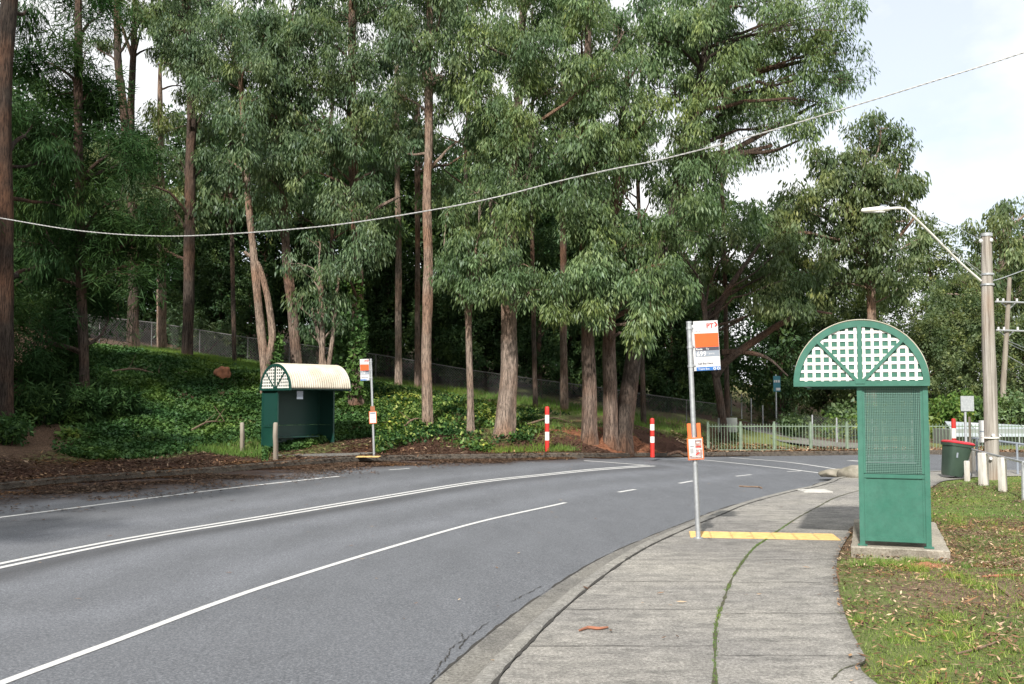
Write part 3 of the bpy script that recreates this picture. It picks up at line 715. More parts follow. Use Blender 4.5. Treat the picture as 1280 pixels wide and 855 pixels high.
def bus_stop(base, top, r, sgn, sw, shh, cw, ch, czc, face, label, detail=True, roll=0):
    """pole from base to top; sign board sw x shh at side sgn; timetable case cw x ch centred at height czc"""
    root = empty('bus_stop_pole', base, 0, label, 'bus stop sign', 'bus stop poles with timetable cases')
    b = Vector(base); t = Vector(top)-b; H = t.length; tn = t.normalized()
    pm = MB(); pm.tube([(0,0,-.02), t*.5, t], r, 12); po = pm.build('pole', M['steel'], root)
    cm = MB(); cm.tube([t-tn*.012, t+tn*.012], r*1.12, 12); cm.build('pole_cap', M['steel'], po)
    fm = MB(); fm.tube([(0,0,-.005),(0,0,.012)], r*2.0, 12); fm.build('base_collar', M['steel'], po)
    # sign board local frame: u right, v up, w toward camera
    u = Vector((math.cos(face), math.sin(face), 0)); v = tn.copy(); w = u.cross(v).normalized(); u = v.cross(w).normalized()
    rr = Matrix.Rotation(roll, 3, w); u = rr @ u; v = rr @ v
    org = t-tn*shh*.5+(u*(sgn*(r+.028+sw/2)))+v*.01
    T = Matrix(((u.x,v.x,w.x,org.x),(u.y,v.y,w.y,org.y),(u.z,v.z,w.z,org.z),(0,0,0,1)))
    s = MB(); s.box((0,0,0), (sw, shh, .014), 0, T, bev=.003); s.box((-sgn*.018, -.02, -.018), (sw, shh*.93, .008), 0, T)
    so = s.build('sign_board', M['sign_white'], root)
    bands = [(.25,.53,'orange'),(.53,.60,'sign_dark'),(.60,.72,'sign_grey'),(.925,1.0,'sign_blue')]
    for a_, b_, mn in bands:
        q_ = MB(); q_.box((0, shh*(.5-(a_+b_)/2), .0075), (sw*.965, shh*(b_-a_)-.002, .004), 0, T); q_.build('sign_band', M[mn], so)
    y_ = lambda f: shh*(.5-f)
    k = shh/.62; L_ = -sw*.45
    tm = MB(); text_mb(tm, 'PT', .085*k, sw*.02, y_(.15), .0095, 0, T, bold=.0022)
    cv = [(sw*.37, y_(.03)), (sw*.46, y_(.09)), (sw*.37, y_(.125))]
    for (x0,y0),(x1,y1) in ((cv[0],cv[1]),(cv[1],cv[2])):
        d = Vector((x1-x0,y1-y0)); an = math.atan2(d.y,d.x); TT = T @ Matrix.Translation(((x0+x1)/2,(y0+y1)/2,.0085)) @ Matrix.Rotation(an,4,'Z'); tm.box((0,0,0),(d.length,.017*k,.003),0,TT)
    tm.build('logo', M['sign_red'], so)
    tm = MB(); text_mb(tm, 'Hillcrest', .022*k, L_, y_(.225), .0085, 0, T); tm.build('stop_name', M['sign_dark'], so); tm = MB(); text_mb(tm, 'Call Bus Here', .034*k, L_+.01, y_(.875), .0085, 0, T, bold=.001); tm.build('dark_lettering', M['sign_dark'], so)
    tm = MB(); text_mb(tm, 'Route', .032*k, L_, y_(.583), .0105, 0, T, bold=.0014); tm.build('heading_lettering', M['sign_white'], so); tm = MB(); text_mb(tm, 'To', .032*k, -sw*.05, y_(.583), .0105, 0, T, bold=.0008); tm.build('heading_lettering', M['sign_white'], so); tm = MB(); text_mb(tm, '699', .085*k, L_, y_(.707), .0105, 0, T, bold=.002)
    tm.build('route_number', M['sign_white'], so); tm = MB()
    text_mb(tm, 'Upwey', .032*k, .0, y_(.675), .0105, 0, T); tm.build('destination_lettering', M['sign_white'], so); tm = MB(); text_mb(tm, 'Trains Bus', .034*k, L_+.01, y_(.982), .0105, 0, T, bold=.0006)
    for cxx in (.25, .40):
        ri = [(sw*cxx+.019*k*math.cos(2*math.pi*i/16), y_(.965)+.019*k*math.sin(2*math.pi*i/16), .0105) for i in range(16)]; t2 = MB(); t2.add(ri, [tuple(range(16))], 0, False, T); t2.build('round_symbol', M['sign_white'], so)
    tm.build('footer_lettering', M['sign_white'], so)
    if detail:
        for cxx in (.25, .40): tm = MB(); tm.box((sw*cxx, y_(.965), .0115), (.012, .018, .001), 0, T); tm.build('band_symbol', M['sign_blue'], so)
    for f in (.12, .5, .88):
        c_ = MB(); pp = t-tn*shh*f; c_.tube([pp-tn*.014, pp+tn*.014], r*1.25, 12); c_.box((-sgn*(sw/2+.016), y_(f), -.006), (.05, .022, .012), 0, T); c_.build('bracket', M['steel'], root)
    # timetable case
    org = tn*czc+w*(r+.012); T = Matrix(((u.x,v.x,w.x,org.x),(u.y,v.y,w.y,org.y),(u.z,v.z,w.z,org.z),(0,0,0,1)))
    c_ = MB(); c_.box((0,0,0), (cw, ch, .022), 0, T, bev=.004); co = c_.build('timetable_case', M['orange_pale'], root)
    c_ = MB(); c_.box((0,0,.0115), (cw*.84, ch*.88, .003), 0, T); c_.build('timetable_sheet', M['sign_white'], co)
    if detail:
        c_ = MB(); c_.box((cw*.18, ch*.20, .0145), (cw*.40, ch*.36, .002), 0, T); c_.box((cw*.2, -ch*.16, .0145), (cw*.38, ch*.24, .002), 0, T)
        c_.box((-cw*.02, -ch*.36, .0145), (cw*.76, ch*.12, .002), 0, T); c_.build('printed_picture', M['picture'], co)
        c_ = MB(); c_.box((-cw*.22, ch*.12, .0145), (cw*.24, ch*.02, .002), 0, T)
        for k_ in range(5): c_.box((-cw*.25, -ch*(.0+.045*k_), .0145), (cw*.2, ch*.012, .002), 0, T)
        c_.build('printed_lines', M['ink'], co)
        c_ = MB(); c_.box((cw*.18, ch*.09, .0160), (cw*.3, ch*.06, .001), 0, T); c_.box((-cw*.1, -ch*.22, .016), (cw*.24, ch*.06, .001), 0, T @ Matrix.Rotation(.6,4,'Z')); c_.build('printed_stripe', M['sign_red'], co)
        c_ = MB(); c_.box((0, -ch*.345, .0162), (cw*.6, ch*.03, .001), 0, T); c_.box((cw*.22, -ch*.12, .0162), (cw*.09, ch*.07, .001), 0, T); c_.box((cw*.16, ch*.27, .0162), (cw*.2, ch*.05, .001), 0, T); c_.build('printed_title', M['sign_white'], co)
        for dx in (-.30, .30):
            c_ = MB(); c_.box((cw*dx, ch*.5+.085, -.012), (cw*.24, .18, .018), 0, T, bev=.004); c_.build('case_holder', M['orange_pale'], co)
    else:
        c_ = MB(); c_.box((0, ch*.5+.07, 0), (cw*.6, .13, .02), 0, T); c_.build('case_holder', M['clay'], co)
        c_ = MB(); c_.box((0, ch*.34, .0145), (cw*.7, ch*.12, .002), 0, T); c_.box((0, -ch*.1, .0145), (cw*.6, ch*.02, .002), 0, T); c_.build('printed_lines', M['sign_grey'], co)
    return root
bp = hit(873, 673, B); Yb = bp[1]
bus_stop((bp[0], Yb, .0), W(861, 403, Yb), .031, 1, .315, .62, .20, .275, 1.10, math.radians(6), 'tall near bus stop pole with orange banded sign, standing in the footpath beside the road', True, math.radians(1.2))
b2 = W(467.5, 570, 26.8); gz = .27
bus_stop((b2.x, 26.8, gz), W(463.5, 449, 26.8), .030, -1, .235, .58, .20, .33, 1.02, math.radians(12), 'smaller bus stop pole across the road, standing right of the dark shelter', False)
gs = hit(446, 571.8, lambda x, y: gz-.02); ge = hit(475, 571.8, lambda x, y: gz-.02)
sl = MB(); cc = ((gs[0]+ge[0])/2, gs[1]+.15)
tag(tactile('tactile_strip', (gs[0], gs[1]), (ge[0], ge[1]), .5, 3, lambda x, y: gz-.006), 'yellow tactile pad at the foot of the far bus stop pole', 'tactile paving')

# ------------------------------------------------------------------ bollards and posts
def bollard(px, py_top, py_base, Y, label, wpx=5.6):
    b = W(px, py_base, Y); t = W(px, py_top, Y); H = t.z-b.z; r = wpx/2*Y/F
    gz = float(ground(b.x, b.y))
    root = empty('striped_bollard', (b.x, b.y, b.z), 0, label, 'bollard', 'red and white striped bollards')
    n = 5 if H > 1.0 else 4; h = H/5
    k = 0; z = H
    while z > .001:
        z0 = max(0, z-h); mb = MB()
        if k == 0: mb.tube([(0,0,z0),(0,0,z-.05),(0,0,z-.015),(0,0,z)], [r, r, r*.85, r*.4], 14)
        else: mb.tube([(0,0,z0 if z0 > .001 else -.25),(0,0,z)], r, 14)
        mb.build('red_band' if k % 2 == 0 else 'white_band', M['red'] if k % 2 == 0 else M['white'], root)
        z = z0; k += 1
    return root
bollard(684, 508, 561, 28.8, 'tall red and white bollard between the big straight gum and the three close trunks')
bollard(815.5, 522.5, 561, 30.0, 'shorter red and white bollard at the foot of the red clay bank')
bollard(1193.5, 523, 585, 26.5, 'red and white bollard showing above the red lidded wheelie bin')
def timber(px, pt, pb, Y, w, mat, name, label, group=None, lean=0):
    b = W(px, pb, Y); t = W(px+lean, pt, Y); mb = MB(); r = w/2
    mb.tube([(0,0,-.3),(0,0,0)]+[tuple((t-b)*f+Vector((.006*math.sin(9*f+px),0,0))) for f in (.3,.6,.96,1)], [r*1.05, r, r*.98, r, r*.95, r*.7], 10, jit=.25)
    o = mb.build(name, mat); o.location = b; return tag(o, label, 'post', group)
timber(344.5, 528, 570, 26.0, .14, M['wood_grey'], 'timber_post', 'weathered round timber post in front of the dark shelter side wall', 'old timber posts')
timber(303, 528, 566, 27.0, .13, M['wood_grey'], 'timber_post', 'old timber post in the grass, left of the dark shelter', 'old timber posts')

# ------------------------------------------------------------------ green pedestrian fence
froot = empty('pedestrian_fence', (0,0,0), 0, 'pale green metal picket fence along the far side of the road bend', 'fence')
Pf = [885,926,968,1013.5,1059,1104,1148,1193,1238,1284,1330]
Yf = 36.2
posts = []
for px in Pf:
    b = W(px, 566.5, Yf); g = float(ground(b.x, Yf)); posts.append((b.x, g))
zb = [W(p, 566.5, Yf).z for p in Pf]
for i, ((x, g), z) in enumerate(zip(posts, zb)):
    mb = MB(); mb.box((x, Yf, z+.45), (.07, .07, 1.35), bev=.008); mb.box((x, Yf, z+1.13), (.085,.085,.02), bev=.004); mb.build('fence_post', M['fence_green'], froot)
for i in range(len(Pf)-1):
    x0, x1 = posts[i][0], posts[i+1][0]; z = (zb[i]+zb[i+1])/2; mb = MB()
    mb.box(((x0+x1)/2, Yf, z+.97), (x1-x0-.07, .035, .035)); mb.box(((x0+x1)/2, Yf, z+.12), (x1-x0-.07, .035, .035)); 
    fp = mb.build('fence_rail', M['fence_green'], froot)
    mb = MB(); n = 11
    for k in range(n):
        x = x0+(x1-x0)*(k+.5)/n; mb.tube([(x,Yf-.03,z+.06),(x,Yf-.03,z+1.06)], .011, 5)
    mb.build('picket_panel', M['fence_green'], froot)

# chain link fences
M['old_steel'] = simple('weathered_fence_steel', (.17,.17,.165), (.11,.11,.105), 9, .6, .3)
def chain_fence(name, pts, H, label, postr=.024, toprail=True, fm_=None):
    fm_ = fm_ or M['old_steel']
    root = empty(name, (0,0,0), 0, label, 'fence')
    for i, p in enumerate(pts):
        mb = MB(); mb.tube([(p[0],p[1],p[2]-.4),(p[0],p[1],p[2]+H+.02)], postr, 8); mb.build('fence_post', fm_, root)
    for i in range(len(pts)-1):
        a, b = Vector(pts[i]), Vector(pts[i+1]); l = (b-a).length
        e = Vector((b.x-a.x, b.y-a.y, 0)); ang = math.atan2(e.y, e.x); sl_ = (b.z-a.z)
        if toprail:
            mb = MB(); mb.tube([a+Vector((0,0,H)), b+Vector((0,0,H))], .018, 6); mb.build('top_rail', fm_, root)
        lx = e.length; mb = MB(); mb.add([(0,0,-.15),(lx,0,sl_-.15),(lx,0,sl_+H),(0,0,H)], [(0,1,2,3)])
        o = mb.build('wire_netting', M['net'], root); o.location = a; o.rotation_euler.z = ang
    return root
fl = [W(p[0], p[1], 40) for p in [(60,385),(125,396),(190,403),(250,412.5),(310,422),(362,428.5),(415,436),(470,443),(528,452.5),(585,462),(640,470),(700,478),(754,485),(805,492.5),(858,500),(903,506)]]
chain_fence('chain_link_fence', [(p.x, 40, p.z-1.15) for p in fl], 1.15, 'long low chain link fence running along the crest of the ivy bank')
rp = [(903,478,530,44),(919,545,590,44)]
f2 = [(899,484,522,52),(914,488,516,50),(927,492,520,48),(939,500,527,46),(953.5,505,537,44),(987,513,550,41),(1015.5,522,552,40),(1046,524,556,39.5),(1090,527,558,39),(1140,530,560,38.5)]
chain_fence('ramp_fence', [tuple(W(a, (b+c)/2, Y))[:2]+(W(a, c, Y).z,) for a, b, c, Y in f2], 1.05, 'wire fence climbing beside the ramp behind the green picket fence', .03, False, M['steel'])
# retaining panels beside the ramp
bx_ = MB(); a_ = W(897, 524, 38); b_ = W(925, 535, 37.5); bx_.box(((a_.x+b_.x)/2, 38, b_.z+.1), (b_.x-a_.x, .12, .55), bev=.01)
tag(bx_.build('ramp_barrier', M['wall']), 'grey concrete barrier panel at the left end of the picket fence', 'barrier')
# ramp path
rm = MB(); pl = [W(1120,561,38), W(1040,557,38.6), W(985,548,40), W(940,536,42.5), W(915,524,47), W(900,514,52)]
vs = []
for p in pl:
    for w_ in (-1.1, 1.1):
        y = p.y+w_*.8; x = p.x+w_*.5; vs.append((x, y, float(ground(x, y))+.04))
rm.add(vs, [(2*i, 2*i+2, 2*i+3, 2*i+1) for i in range(len(pl)-1)]); tag(rm.build('ramp_path', M['gutter']), kind='structure')

# teal sign behind the fence
def pole_sign(px, pt, pb, ptop, Y, x0, x1, ya, yb, mat, name, label, cat, marks=()):
    b = W(px, pb, Y); t = W(px, ptop, Y); root = empty(name, b, 0, label, cat)
    mb = MB(); mb.tube([(0,0,-.3),(0,0,t.z-b.z)], .035, 8); mb.build('pole', M['steel'], root)
    A = W(x0, ya, Y)-b; C = W(x1, yb, Y)-b; mb = MB(); mb.box(((A.x+C.x)/2, -.05, (A.z+C.z)/2), (C.x-A.x, .025, A.z-C.z), bev=.005); so = mb.build('sign_plate', mat, root)
    for (u0,v0,u1,v1,mn) in marks:
        mb = MB(); w_ = C.x-A.x; h_ = A.z-C.z; mb.box((A.x+w_*(u0+u1)/2, -.065, A.z-h_*(v0+v1)/2), (w_*(u1-u0), .005, h_*(v1-v0))); mb.build('sign_marking', M[mn], so)
    return root
ps = pole_sign(970.5, 0, 526, 468, 44, 966, 975.3, 470, 489.5, M['teal'], 'teal_sign', 'small teal sign with white marks on a thin pole behind the picket fence', 'sign',
    [(.08,.26,.26,.42,'sign_white'),(.33,.26,.53,.42,'sign_white'),(.60,.26,.90,.42,'sign_white'),(.35,.76,.95,.93,'sign_white')])
ps = pole_sign(1208, 0, 575, 496, 27.5, 1199.5, 1216.5, 495, 514, M['steel'], 'traffic_sign', 'blank grey back of a square traffic sign behind the wheelie bin', 'sign')
ng = empty('notice_board', W(1222, 585, 24), 0, 'white notice with blue line beside the wooden utility pole', 'notice')
b = W(1222, 585, 24); mb = MB(); mb.tube([(-.16,0,-.2),(-.16,0,W(1220,521,24).z-b.z)], .03, 8); mb.build('notice_post', M['wood_grey'], ng)
A = W(1222.5, 525.5, 24)-b; C = W(1232, 553, 24)-b; mb = MB(); mb.box(((A.x+C.x)/2,-.03,(A.z+C.z)/2), (C.x-A.x,.01,A.z-C.z)); no = mb.build('notice_sheet', M['sign_white'], ng)
mb = MB(); mb.box(((A.x+C.x)/2,-.038,(A.z+C.z)/2), ((C.x-A.x)*.8,.003,.03)); mb.build('notice_line', M['sign_grey'], no)

# ------------------------------------------------------------------ utility pole with lamp
up = hit(1240, 599, B); UY = up[1]
root = empty('utility_pole', (up[0], UY, -.0), 0, 'thick weathered wooden utility pole carrying the street lamp, beside the bin', 'utility pole')
b = Vector((up[0], UY, 0)); mb = MB()
seq = [(1240,604,8.6),(1240,598,8.6),(1239.5,560,8.3),(1238.5,520,8.0),(1237.5,480,8.0),(1236,440,7.6),(1234.5,400,7.2),(1233.5,350,6.7),(1233,310,6.4),(1233,295,6.3)]
mb.tube([W(a, c_, UY)-b for a, c_, w_ in seq], [w_*UY/F for a, c_, w_ in seq], 18, jit=.10); mb.build('timber_shaft', M['pole_wood'], root)
mb = MB(); t = W(1233,294.5,UY)-b; mb.tube([t-Vector((0,0,.02)), t+Vector((0,0,.05))], .125, 14); mb.build('pole_cap', M['steel'], root)
def loc(a, c_, dy=0): return W(a, c_, UY+dy)-b
mb = MB(); pts = [loc(1226,351,-.1), loc(1200,328,-.35), loc(1165,293,-.7), loc(1140,269,-.95), loc(1132,262,-1.0), loc(1124,260,-1.05), loc(1113,260.5,-1.1), loc(1100,262,-1.2)]
mb.tube(crv(pts, 5), .026, 8); lo = mb.build('lamp_arm', M['white'], root)
mb = MB(); h0 = loc(1113,260.7,-1.1); h1 = loc(1077,263,-1.35); d = h1-h0
mb.tube([h0+d*0, h0+d*.1, h0+d*.5, h0+d*.95, h1], [.03,.055,.06,.045,.02], 10); hd = mb.build('lamp_head', M['white'], root)
mb = MB(); q = h0+d*.25; mb.box((q.x,q.y,q.z+.06),(.14,.08,.05),bev=.01); mb.build('lamp_sensor', M['sign_grey'], hd)
mb = MB(); q = h0+d*.55; mb.box((q.x,q.y,q.z-.055),(.42,.08,.02),bev=.006); mb.build('lamp_lens', M['sign_white'], hd)
mb = MB(); mb.tube([loc(1228,341,-.1), loc(1178,305,-.6)], .008, 5); mb.tube([loc(1228,346,-.1), loc(1190,312,-.55)], .008, 5); mb.build('arm_stay', M['steel'], root)
for (py) in (343,356,): 
    mb = MB(); q = loc(1234,py); mb.tube([q-Vector((0,0,.02)), q+Vector((0,0,.02))], .145, 14); mb.build('pole_band', M['steel'], root)
mb = MB(); q = loc(1237.5,547); mb.tube([q-Vector((0,0,.015)), q+Vector((0,0,.015))], .185, 16); mb.build('white_tape', M['white'], root)
for a_, c_ in ((1241,544),(1238,573)):
    mb = MB(); q = loc(a_, c_, -.17); mb.tube([q, q+Vector((0,-.03,0))], .035, 12); mb.build('round_tag', M['sign_white'], root)
for a_, c_ in ((1226,301),(1239,300)):
    mb = MB(); q = loc(a_, c_, -.1); mb.tube([q-Vector((0,0,.04)), q-Vector((0,0,.01)), q+Vector((0,0,.04))], [.03,.045,.025], 8); mb.build('insulator', M['sign_white'], root)
# rails and white posts
def post_box(px, pt, pb, Y, w, label):
    b_ = W(px, pb, Y); t_ = W(px, pt, Y); mb = MB(); H = t_.z-b_.z
    mb.box((0,0,H/2-.1),(w,w,H+.2),bev=.01); o = mb.build('white_post', M['wood_white'], None); o.location = b_; o.rotation_euler.z = .3
    return tag(o, label, 'post', 'white painted rail posts')
post_box(1216, 562, 583, 24.5, .10, 'short white timber post farthest back, between bin and utility pole')
post_box(1209, 576, 596, 21.6, .09, 'small white timber post right behind the wheelie bin')
post_box(1229.5, 566, 599, 20.6, .15, 'white timber post just left of the utility pole foot')
post_box(1253.5, 572, 608, 19.0, .12, 'white timber post just right of the utility pole, nearest the lawn')
rail = empty('pipe_rail', (0,0,0), 0, 'thin grey pipe handrail sloping past the utility pole on white posts', 'handrail')
mb = MB(); mb.tube([W(1213,561,22.5), W(1229,565.5,20.9), W(1253,571.5,19.2), W(1284,579,17.4)], .024, 8); mb.build('rail_pipe', M['steel'], rail)
mb = MB(); q = W(1279,617,17.6); q2 = W(1279,576,17.6); mb.tube([(q.x,q.y,-.2),(q2.x,q2.y,q2.z)], .035, 8); mb.build('rail_post', M['steel'], rail)
rail = empty('curved_handrail', (0,0,0), 0, 'dark curved metal handrail passing behind the utility pole', 'handrail')
mb = MB(); mb.tube(crv([W(1211,560,25), W(1211,552,25), W(1214,548.5,24.9), W(1222,548,24.8), W(1245,551,24.2), W(1284,556,23.4)], 4), .028, 8); mb.build('rail_pipe', M['sign_grey'], rail)
for px, pt in ((1221,548),(1271,554)):
    mb = MB(); q = W(px, pt, 24.6 if px < 1240 else 23.6); mb.tube([(q.x,q.y,-.2),(q.x,q.y,q.z)], .026, 8); mb.build('rail_post', M['sign_grey'], rail)

# far utility pole with cross arms
Y2_ = 45.5; root = empty('power_pole', W(1253,545,Y2_), 0, 'far thin grey power pole with two cross arms, right of the big wooden pole', 'utility pole')
b = W(1253,545,Y2_); loc2 = lambda a, c_: W(a, c_, Y2_)-b
mb = MB(); mb.tube([loc2(1253,548), loc2(1254,480), loc2(1258,420), loc2(1262,347)], [.135,.125,.11,.09], 10); mb.build('timber_shaft', M['wood_grey'], root)
for y0, y1, xa, xb in ((377.5,379,1242,1290),(413,414.5,1243,1290)):
    mb = MB(); p_, q_ = loc2(xa,y0), loc2(xb,y1); mb.tube([p_+Vector((0,-.15,0)), q_+Vector((0,-.15,0))], .042, 6); ca = mb.build('cross_arm', M['steel'], root)
    mb = MB(); cxx = 1261 if y0 < 400 else 1258.5
    mb.tube([loc2(cxx-9,y0+1), loc2(cxx,y0+9)], .03, 5); mb.tube([loc2(cxx+9,y0+1), loc2(cxx,y0+9)], .03, 5); mb.build('arm_brace', M['steel'], ca)
    for xx in (xa+3, xa+10, xa+27, xa+38):
        mb = MB(); q_ = loc2(xx, y0-1.5); mb.tube([q_-Vector((0,.15,.05)), q_+Vector((0,-.15,.09))], .05, 6); mb.build('insulator', M['sign_white'], ca)
def wire(name, pts, r, label, mat='steel', n=6, cat='wire', group=None):
    mb = MB(); mb.tube(crv(pts, 8), r, n); return tag(mb.build(name, M[mat]), label, cat, group)
for k, (a0, b0, a1, b1) in enumerate(((1260,426,1300,441),(1260,429,1300,446),(1260,445,1300,466),(1258,463,1300,448))):
    wire('service_wire', [W(a0,b0,45.4), W((a0+a1)/2,(b0+b1)/2+1,43), W(a1,b1,40)], .016, 'thin wire running right from the far power pole', 'steel', 4, 'wire', 'wires on the far power pole')
wire('lamp_wire', [W(1226,300,UY), W(1206,290,UY+3), W(1180,278,UY+8), W(1090,245,UY+24)], .007, 'very thin wire leaving the top of the wooden pole over the trees', 'steel', 4)
wire('side_wire', [W(1238,352,UY), W(1260,345,UY+1), W(1300,330,UY+3)], .010, 'thin wire leaving the wooden pole to the right under its cap', 'steel', 4)

# overhead cable, three twisted strands in one vertical plane
A0 = np.array([-15.5, 25.0]); B0 = np.array([9.5, 15.5]); dd = B0-A0
def plan(px):
    u = (px-640)/F; t = (A0[0]-u*A0[1])/(u*dd[1]-dd[0]); return A0+dd*t
cpx = [(-260,225),(-130,250),(0,272.5),(100,288.5),(200,295),(300,291.5),(420,281),(540,262.5),(620,246.5),(700,226),(765,211.5),(830,198.5),(940,170),(1060,134.5),(1170,100.5),(1280,65.5),(1420,18),(1560,-34)]
ctr = crv([W(px, py, plan(px)[1]) for px, py in cpx], 40)
mb = MB(); L_ = 0; s_len = np.concatenate([[0], np.cumsum(np.linalg.norm(np.diff(ctr, axis=0), axis=1))])
tot = s_len[-1]; S = np.arange(0, tot, .045); C3 = np.stack([np.interp(S, s_len, ctr[:,i]) for i in range(3)], 1)
pn = np.array([-dd[1], dd[0], 0])/np.linalg.norm(dd)
for k in range(3):
    ph = 2*math.pi*(S/.32+k/3); P = C3+np.cos(ph)[:,None]*pn*.0075+np.sin(ph)[:,None]*np.array([0,0,.0075]); mb.tube(P, .0068, 5)
tag(mb.build('overhead_cable', M['cable']), 'pale twisted overhead cable sagging across the whole road and forest', 'cable')

# ------------------------------------------------------------------ wheelie bin
bc = hit(1193, 597, B); root = empty('wheelie_bin', (bc[0], bc[1], .0), math.radians(8), 'dark green wheelie bin with red lid leaning beside the footpath', 'rubbish bin')
tilt = Matrix.Rotation(math.radians(8), 4, 'Y')
def ringbox(levels, T):
    vs = []; n = 16
    for (z, hx, hy, ox) in levels:
        for i in range(n):
            th = 2*math.pi*(i+.5)/n; c_, s_2 = math.cos(th), math.sin(th); p = 5
            x = math.copysign(abs(c_)**(2/p), c_)*hx; y = math.copysign(abs(s_2)**(2/p), s_2)*hy; vs.append((x+ox, y, z))
    m_ = len(levels); fs = [(l*n+i, l*n+(i+1) % n, (l+1)*n+(i+1) % n, (l+1)*n+i) for l in range(m_-1) for i in range(n)]
    fs += [tuple(reversed(range(n))), tuple((m_-1)*n+i for i in range(n))]; return vs, fs
mb = MB(); vs, fs = ringbox([(.03,.17,.19,-.06),(.06,.185,.20,-.06),(.70,.265,.245,-.01),(.70,.285,.262,-.01),(.76,.29,.268,-.01)], tilt); mb.add(vs, fs, 0, True, tilt); bo = mb.build('bin_body', M['bin'], root)
mb = MB(); vs, fs = ringbox([(.762,.30,.28,.0),(.785,.305,.285,.0),(.815,.27,.25,.0),(.825,.2,.18,0)], tilt); mb.add(vs, fs, 0, True, tilt); ld = mb.build('lid', M['bin_red'], root)
mb = MB(); mb.tube([tilt @ Vector((.33,-.22,.77)), tilt @ Vector((.33,.22,.77))], .018, 8); mb.box((.30,-.2,.765),(.08,.03,.03),0,tilt); mb.box((.30,.2,.765),(.08,.03,.03),0,tilt); mb.build('handle', M['bin'], root)
for y in (-.23, .23):
    mb = MB(); mb.tube([(.19,y-.025,.085),(.19,y+.025,.085)], .085, 18); wo = mb.build('wheel', M['rubber'], root)
    mb = MB(); mb.tube([(.19,y-.028,.085),(.19,y+.028,.085)], .045, 12); mb.build('hub', M['sign_grey'], wo)
mb = MB(); mb.box((-.13,-.232,.5),(.04,.006,.11),0,tilt); mb.build('sticker', M['sign_grey'], root)

# ------------------------------------------------------------------ pale roofed shed on the right
Ysd = 39.5; root = empty('low_shed', W(1230,565,Ysd), 0, 'low pale shed with sloping white roof sheets behind the picket fence', 'shed')
b = W(1230,565,Ysd); q = lambda px, py, Y=Ysd: W(px, py, Y)-b
mb = MB(); A = q(1190,565); C = q(1330,540); mb.box(((A.x+C.x)/2, .9, (A.z+C.z)/2-.05),(C.x-A.x, 1.6, C.z-A.z+.3)); mb.build('wall', M['wall'], root)
for i, (x0, x1) in enumerate(((1181,1211),(1212,1238),(1239,1275),(1276,1335))):
    mb = MB(); a1, a2 = W(x0,526.5+(x0-1181)*.05,Ysd+1.6)-b, W(x1,526.5+(x1-1181)*.05,Ysd+1.6)-b; c1, c2 = W(x0+14,545,Ysd-.3)-b, W(x1+14,545,Ysd-.3)-b
    up_ = Vector((0,0,.03)); mb.add([a1,a2,c2,c1,a1-up_,a2-up_,c2-up_,c1-up_], [(3,2,1,0),(4,5,6,7),(0,1,5,4),(2,3,7,6),(1,2,6,5),(3,0,4,7)]); mb.build('roof_sheet', M['poly'] if i % 2 == 0 else M['poly_b'], root)
mb = MB(); p1 = W(1182,527,Ysd+1.6)-b; mb.tube([p1, p1-Vector((0,0,1.6))], .03, 6); mb.build('shed_post', M['steel'], root)
for px in (1196,1222,1262):
    mb = MB(); p1 = W(px+12,545,Ysd-.3)-b; mb.tube([p1, p1-Vector((0,0,1.2))], .03, 6); mb.build('shed_post', M['steel'], root)

exec_after = True
# ------------------------------------------------------------------ foliage generator
def leaf_quads(C, Rr, per, ll, lw, droop=.7, flat=0.0, val=None, squash=.9):
    """C (n,3) clump centres, Rr (n,) radii; returns V, F, attr"""
    n = len(C); N = n*per; idx = np.repeat(np.arange(n), per)
    u = RNG.normal(size=(N,3)); u /= np.linalg.norm(u, axis=1)[:,None]; r = RNG.random(N)**.45
    P = C[idx]+u*(r*Rr[idx])[:,None]*np.array([1,1,squash])
    a = RNG.normal(size=(N,3)); a /= np.linalg.norm(a, axis=1)[:,None]
    a = a*(1-droop)+np.array([0,0,-1])*droop + (u*.25 if flat == 0 else 0); a /= np.linalg.norm(a, axis=1)[:,None]
    b = RNG.normal(size=(N,3))
    b = np.cross(a, b); b /= np.linalg.norm(b, axis=1)[:,None]+1e-9
    sc_ = (.65+.7*RNG.random(N))*(.72+.56*RNG.random(n)[idx]); L = (ll*sc_)[:,None]; Wd = (lw*sc_*(.7+.6*RNG.random(N)))[:,None]
    V = np.empty((N,4,3)); V[:,0] = P; V[:,1] = P+a*L*.45+b*Wd*.5; V[:,2] = P+a*L; V[:,3] = P+a*L*.45-b*Wd*.5
    cv = RNG.random(n) if val is None else val
    at = np.clip(.55*cv[idx]+.45*RNG.random(N)**1.3, 0, 1)
    return V.reshape(-1,3), np.arange(N*4).reshape(-1,4), at
def blob_clumps(blobs, k=9.0, cr=.42):
    C = []; Rr = []; own = []
    for bi, (c, r) in enumerate(blobs):
        n = max(5, int(k*r*r/(cr/.42)**2))
        u = RNG.normal(size=(n,3)); u /= np.linalg.norm(u, axis=1)[:,None]; q_ = (.25+.75*RNG.random(n)**.5)
        p = np.array(c)+u*(q_*r)[:,None]*np.array([1,1,.8])
        p += .3*r*np.stack([np.sin(p[:,2]*1.7+bi), np.sin(p[:,0]*1.9+bi*2), np.sin(p[:,0]*1.3+p[:,2])], 1)*.5
        C.append(p); Rr.append(cr*(.6+.8*RNG.random(n))); own += [bi]*n
    return np.concatenate(C), np.concatenate(Rr), own
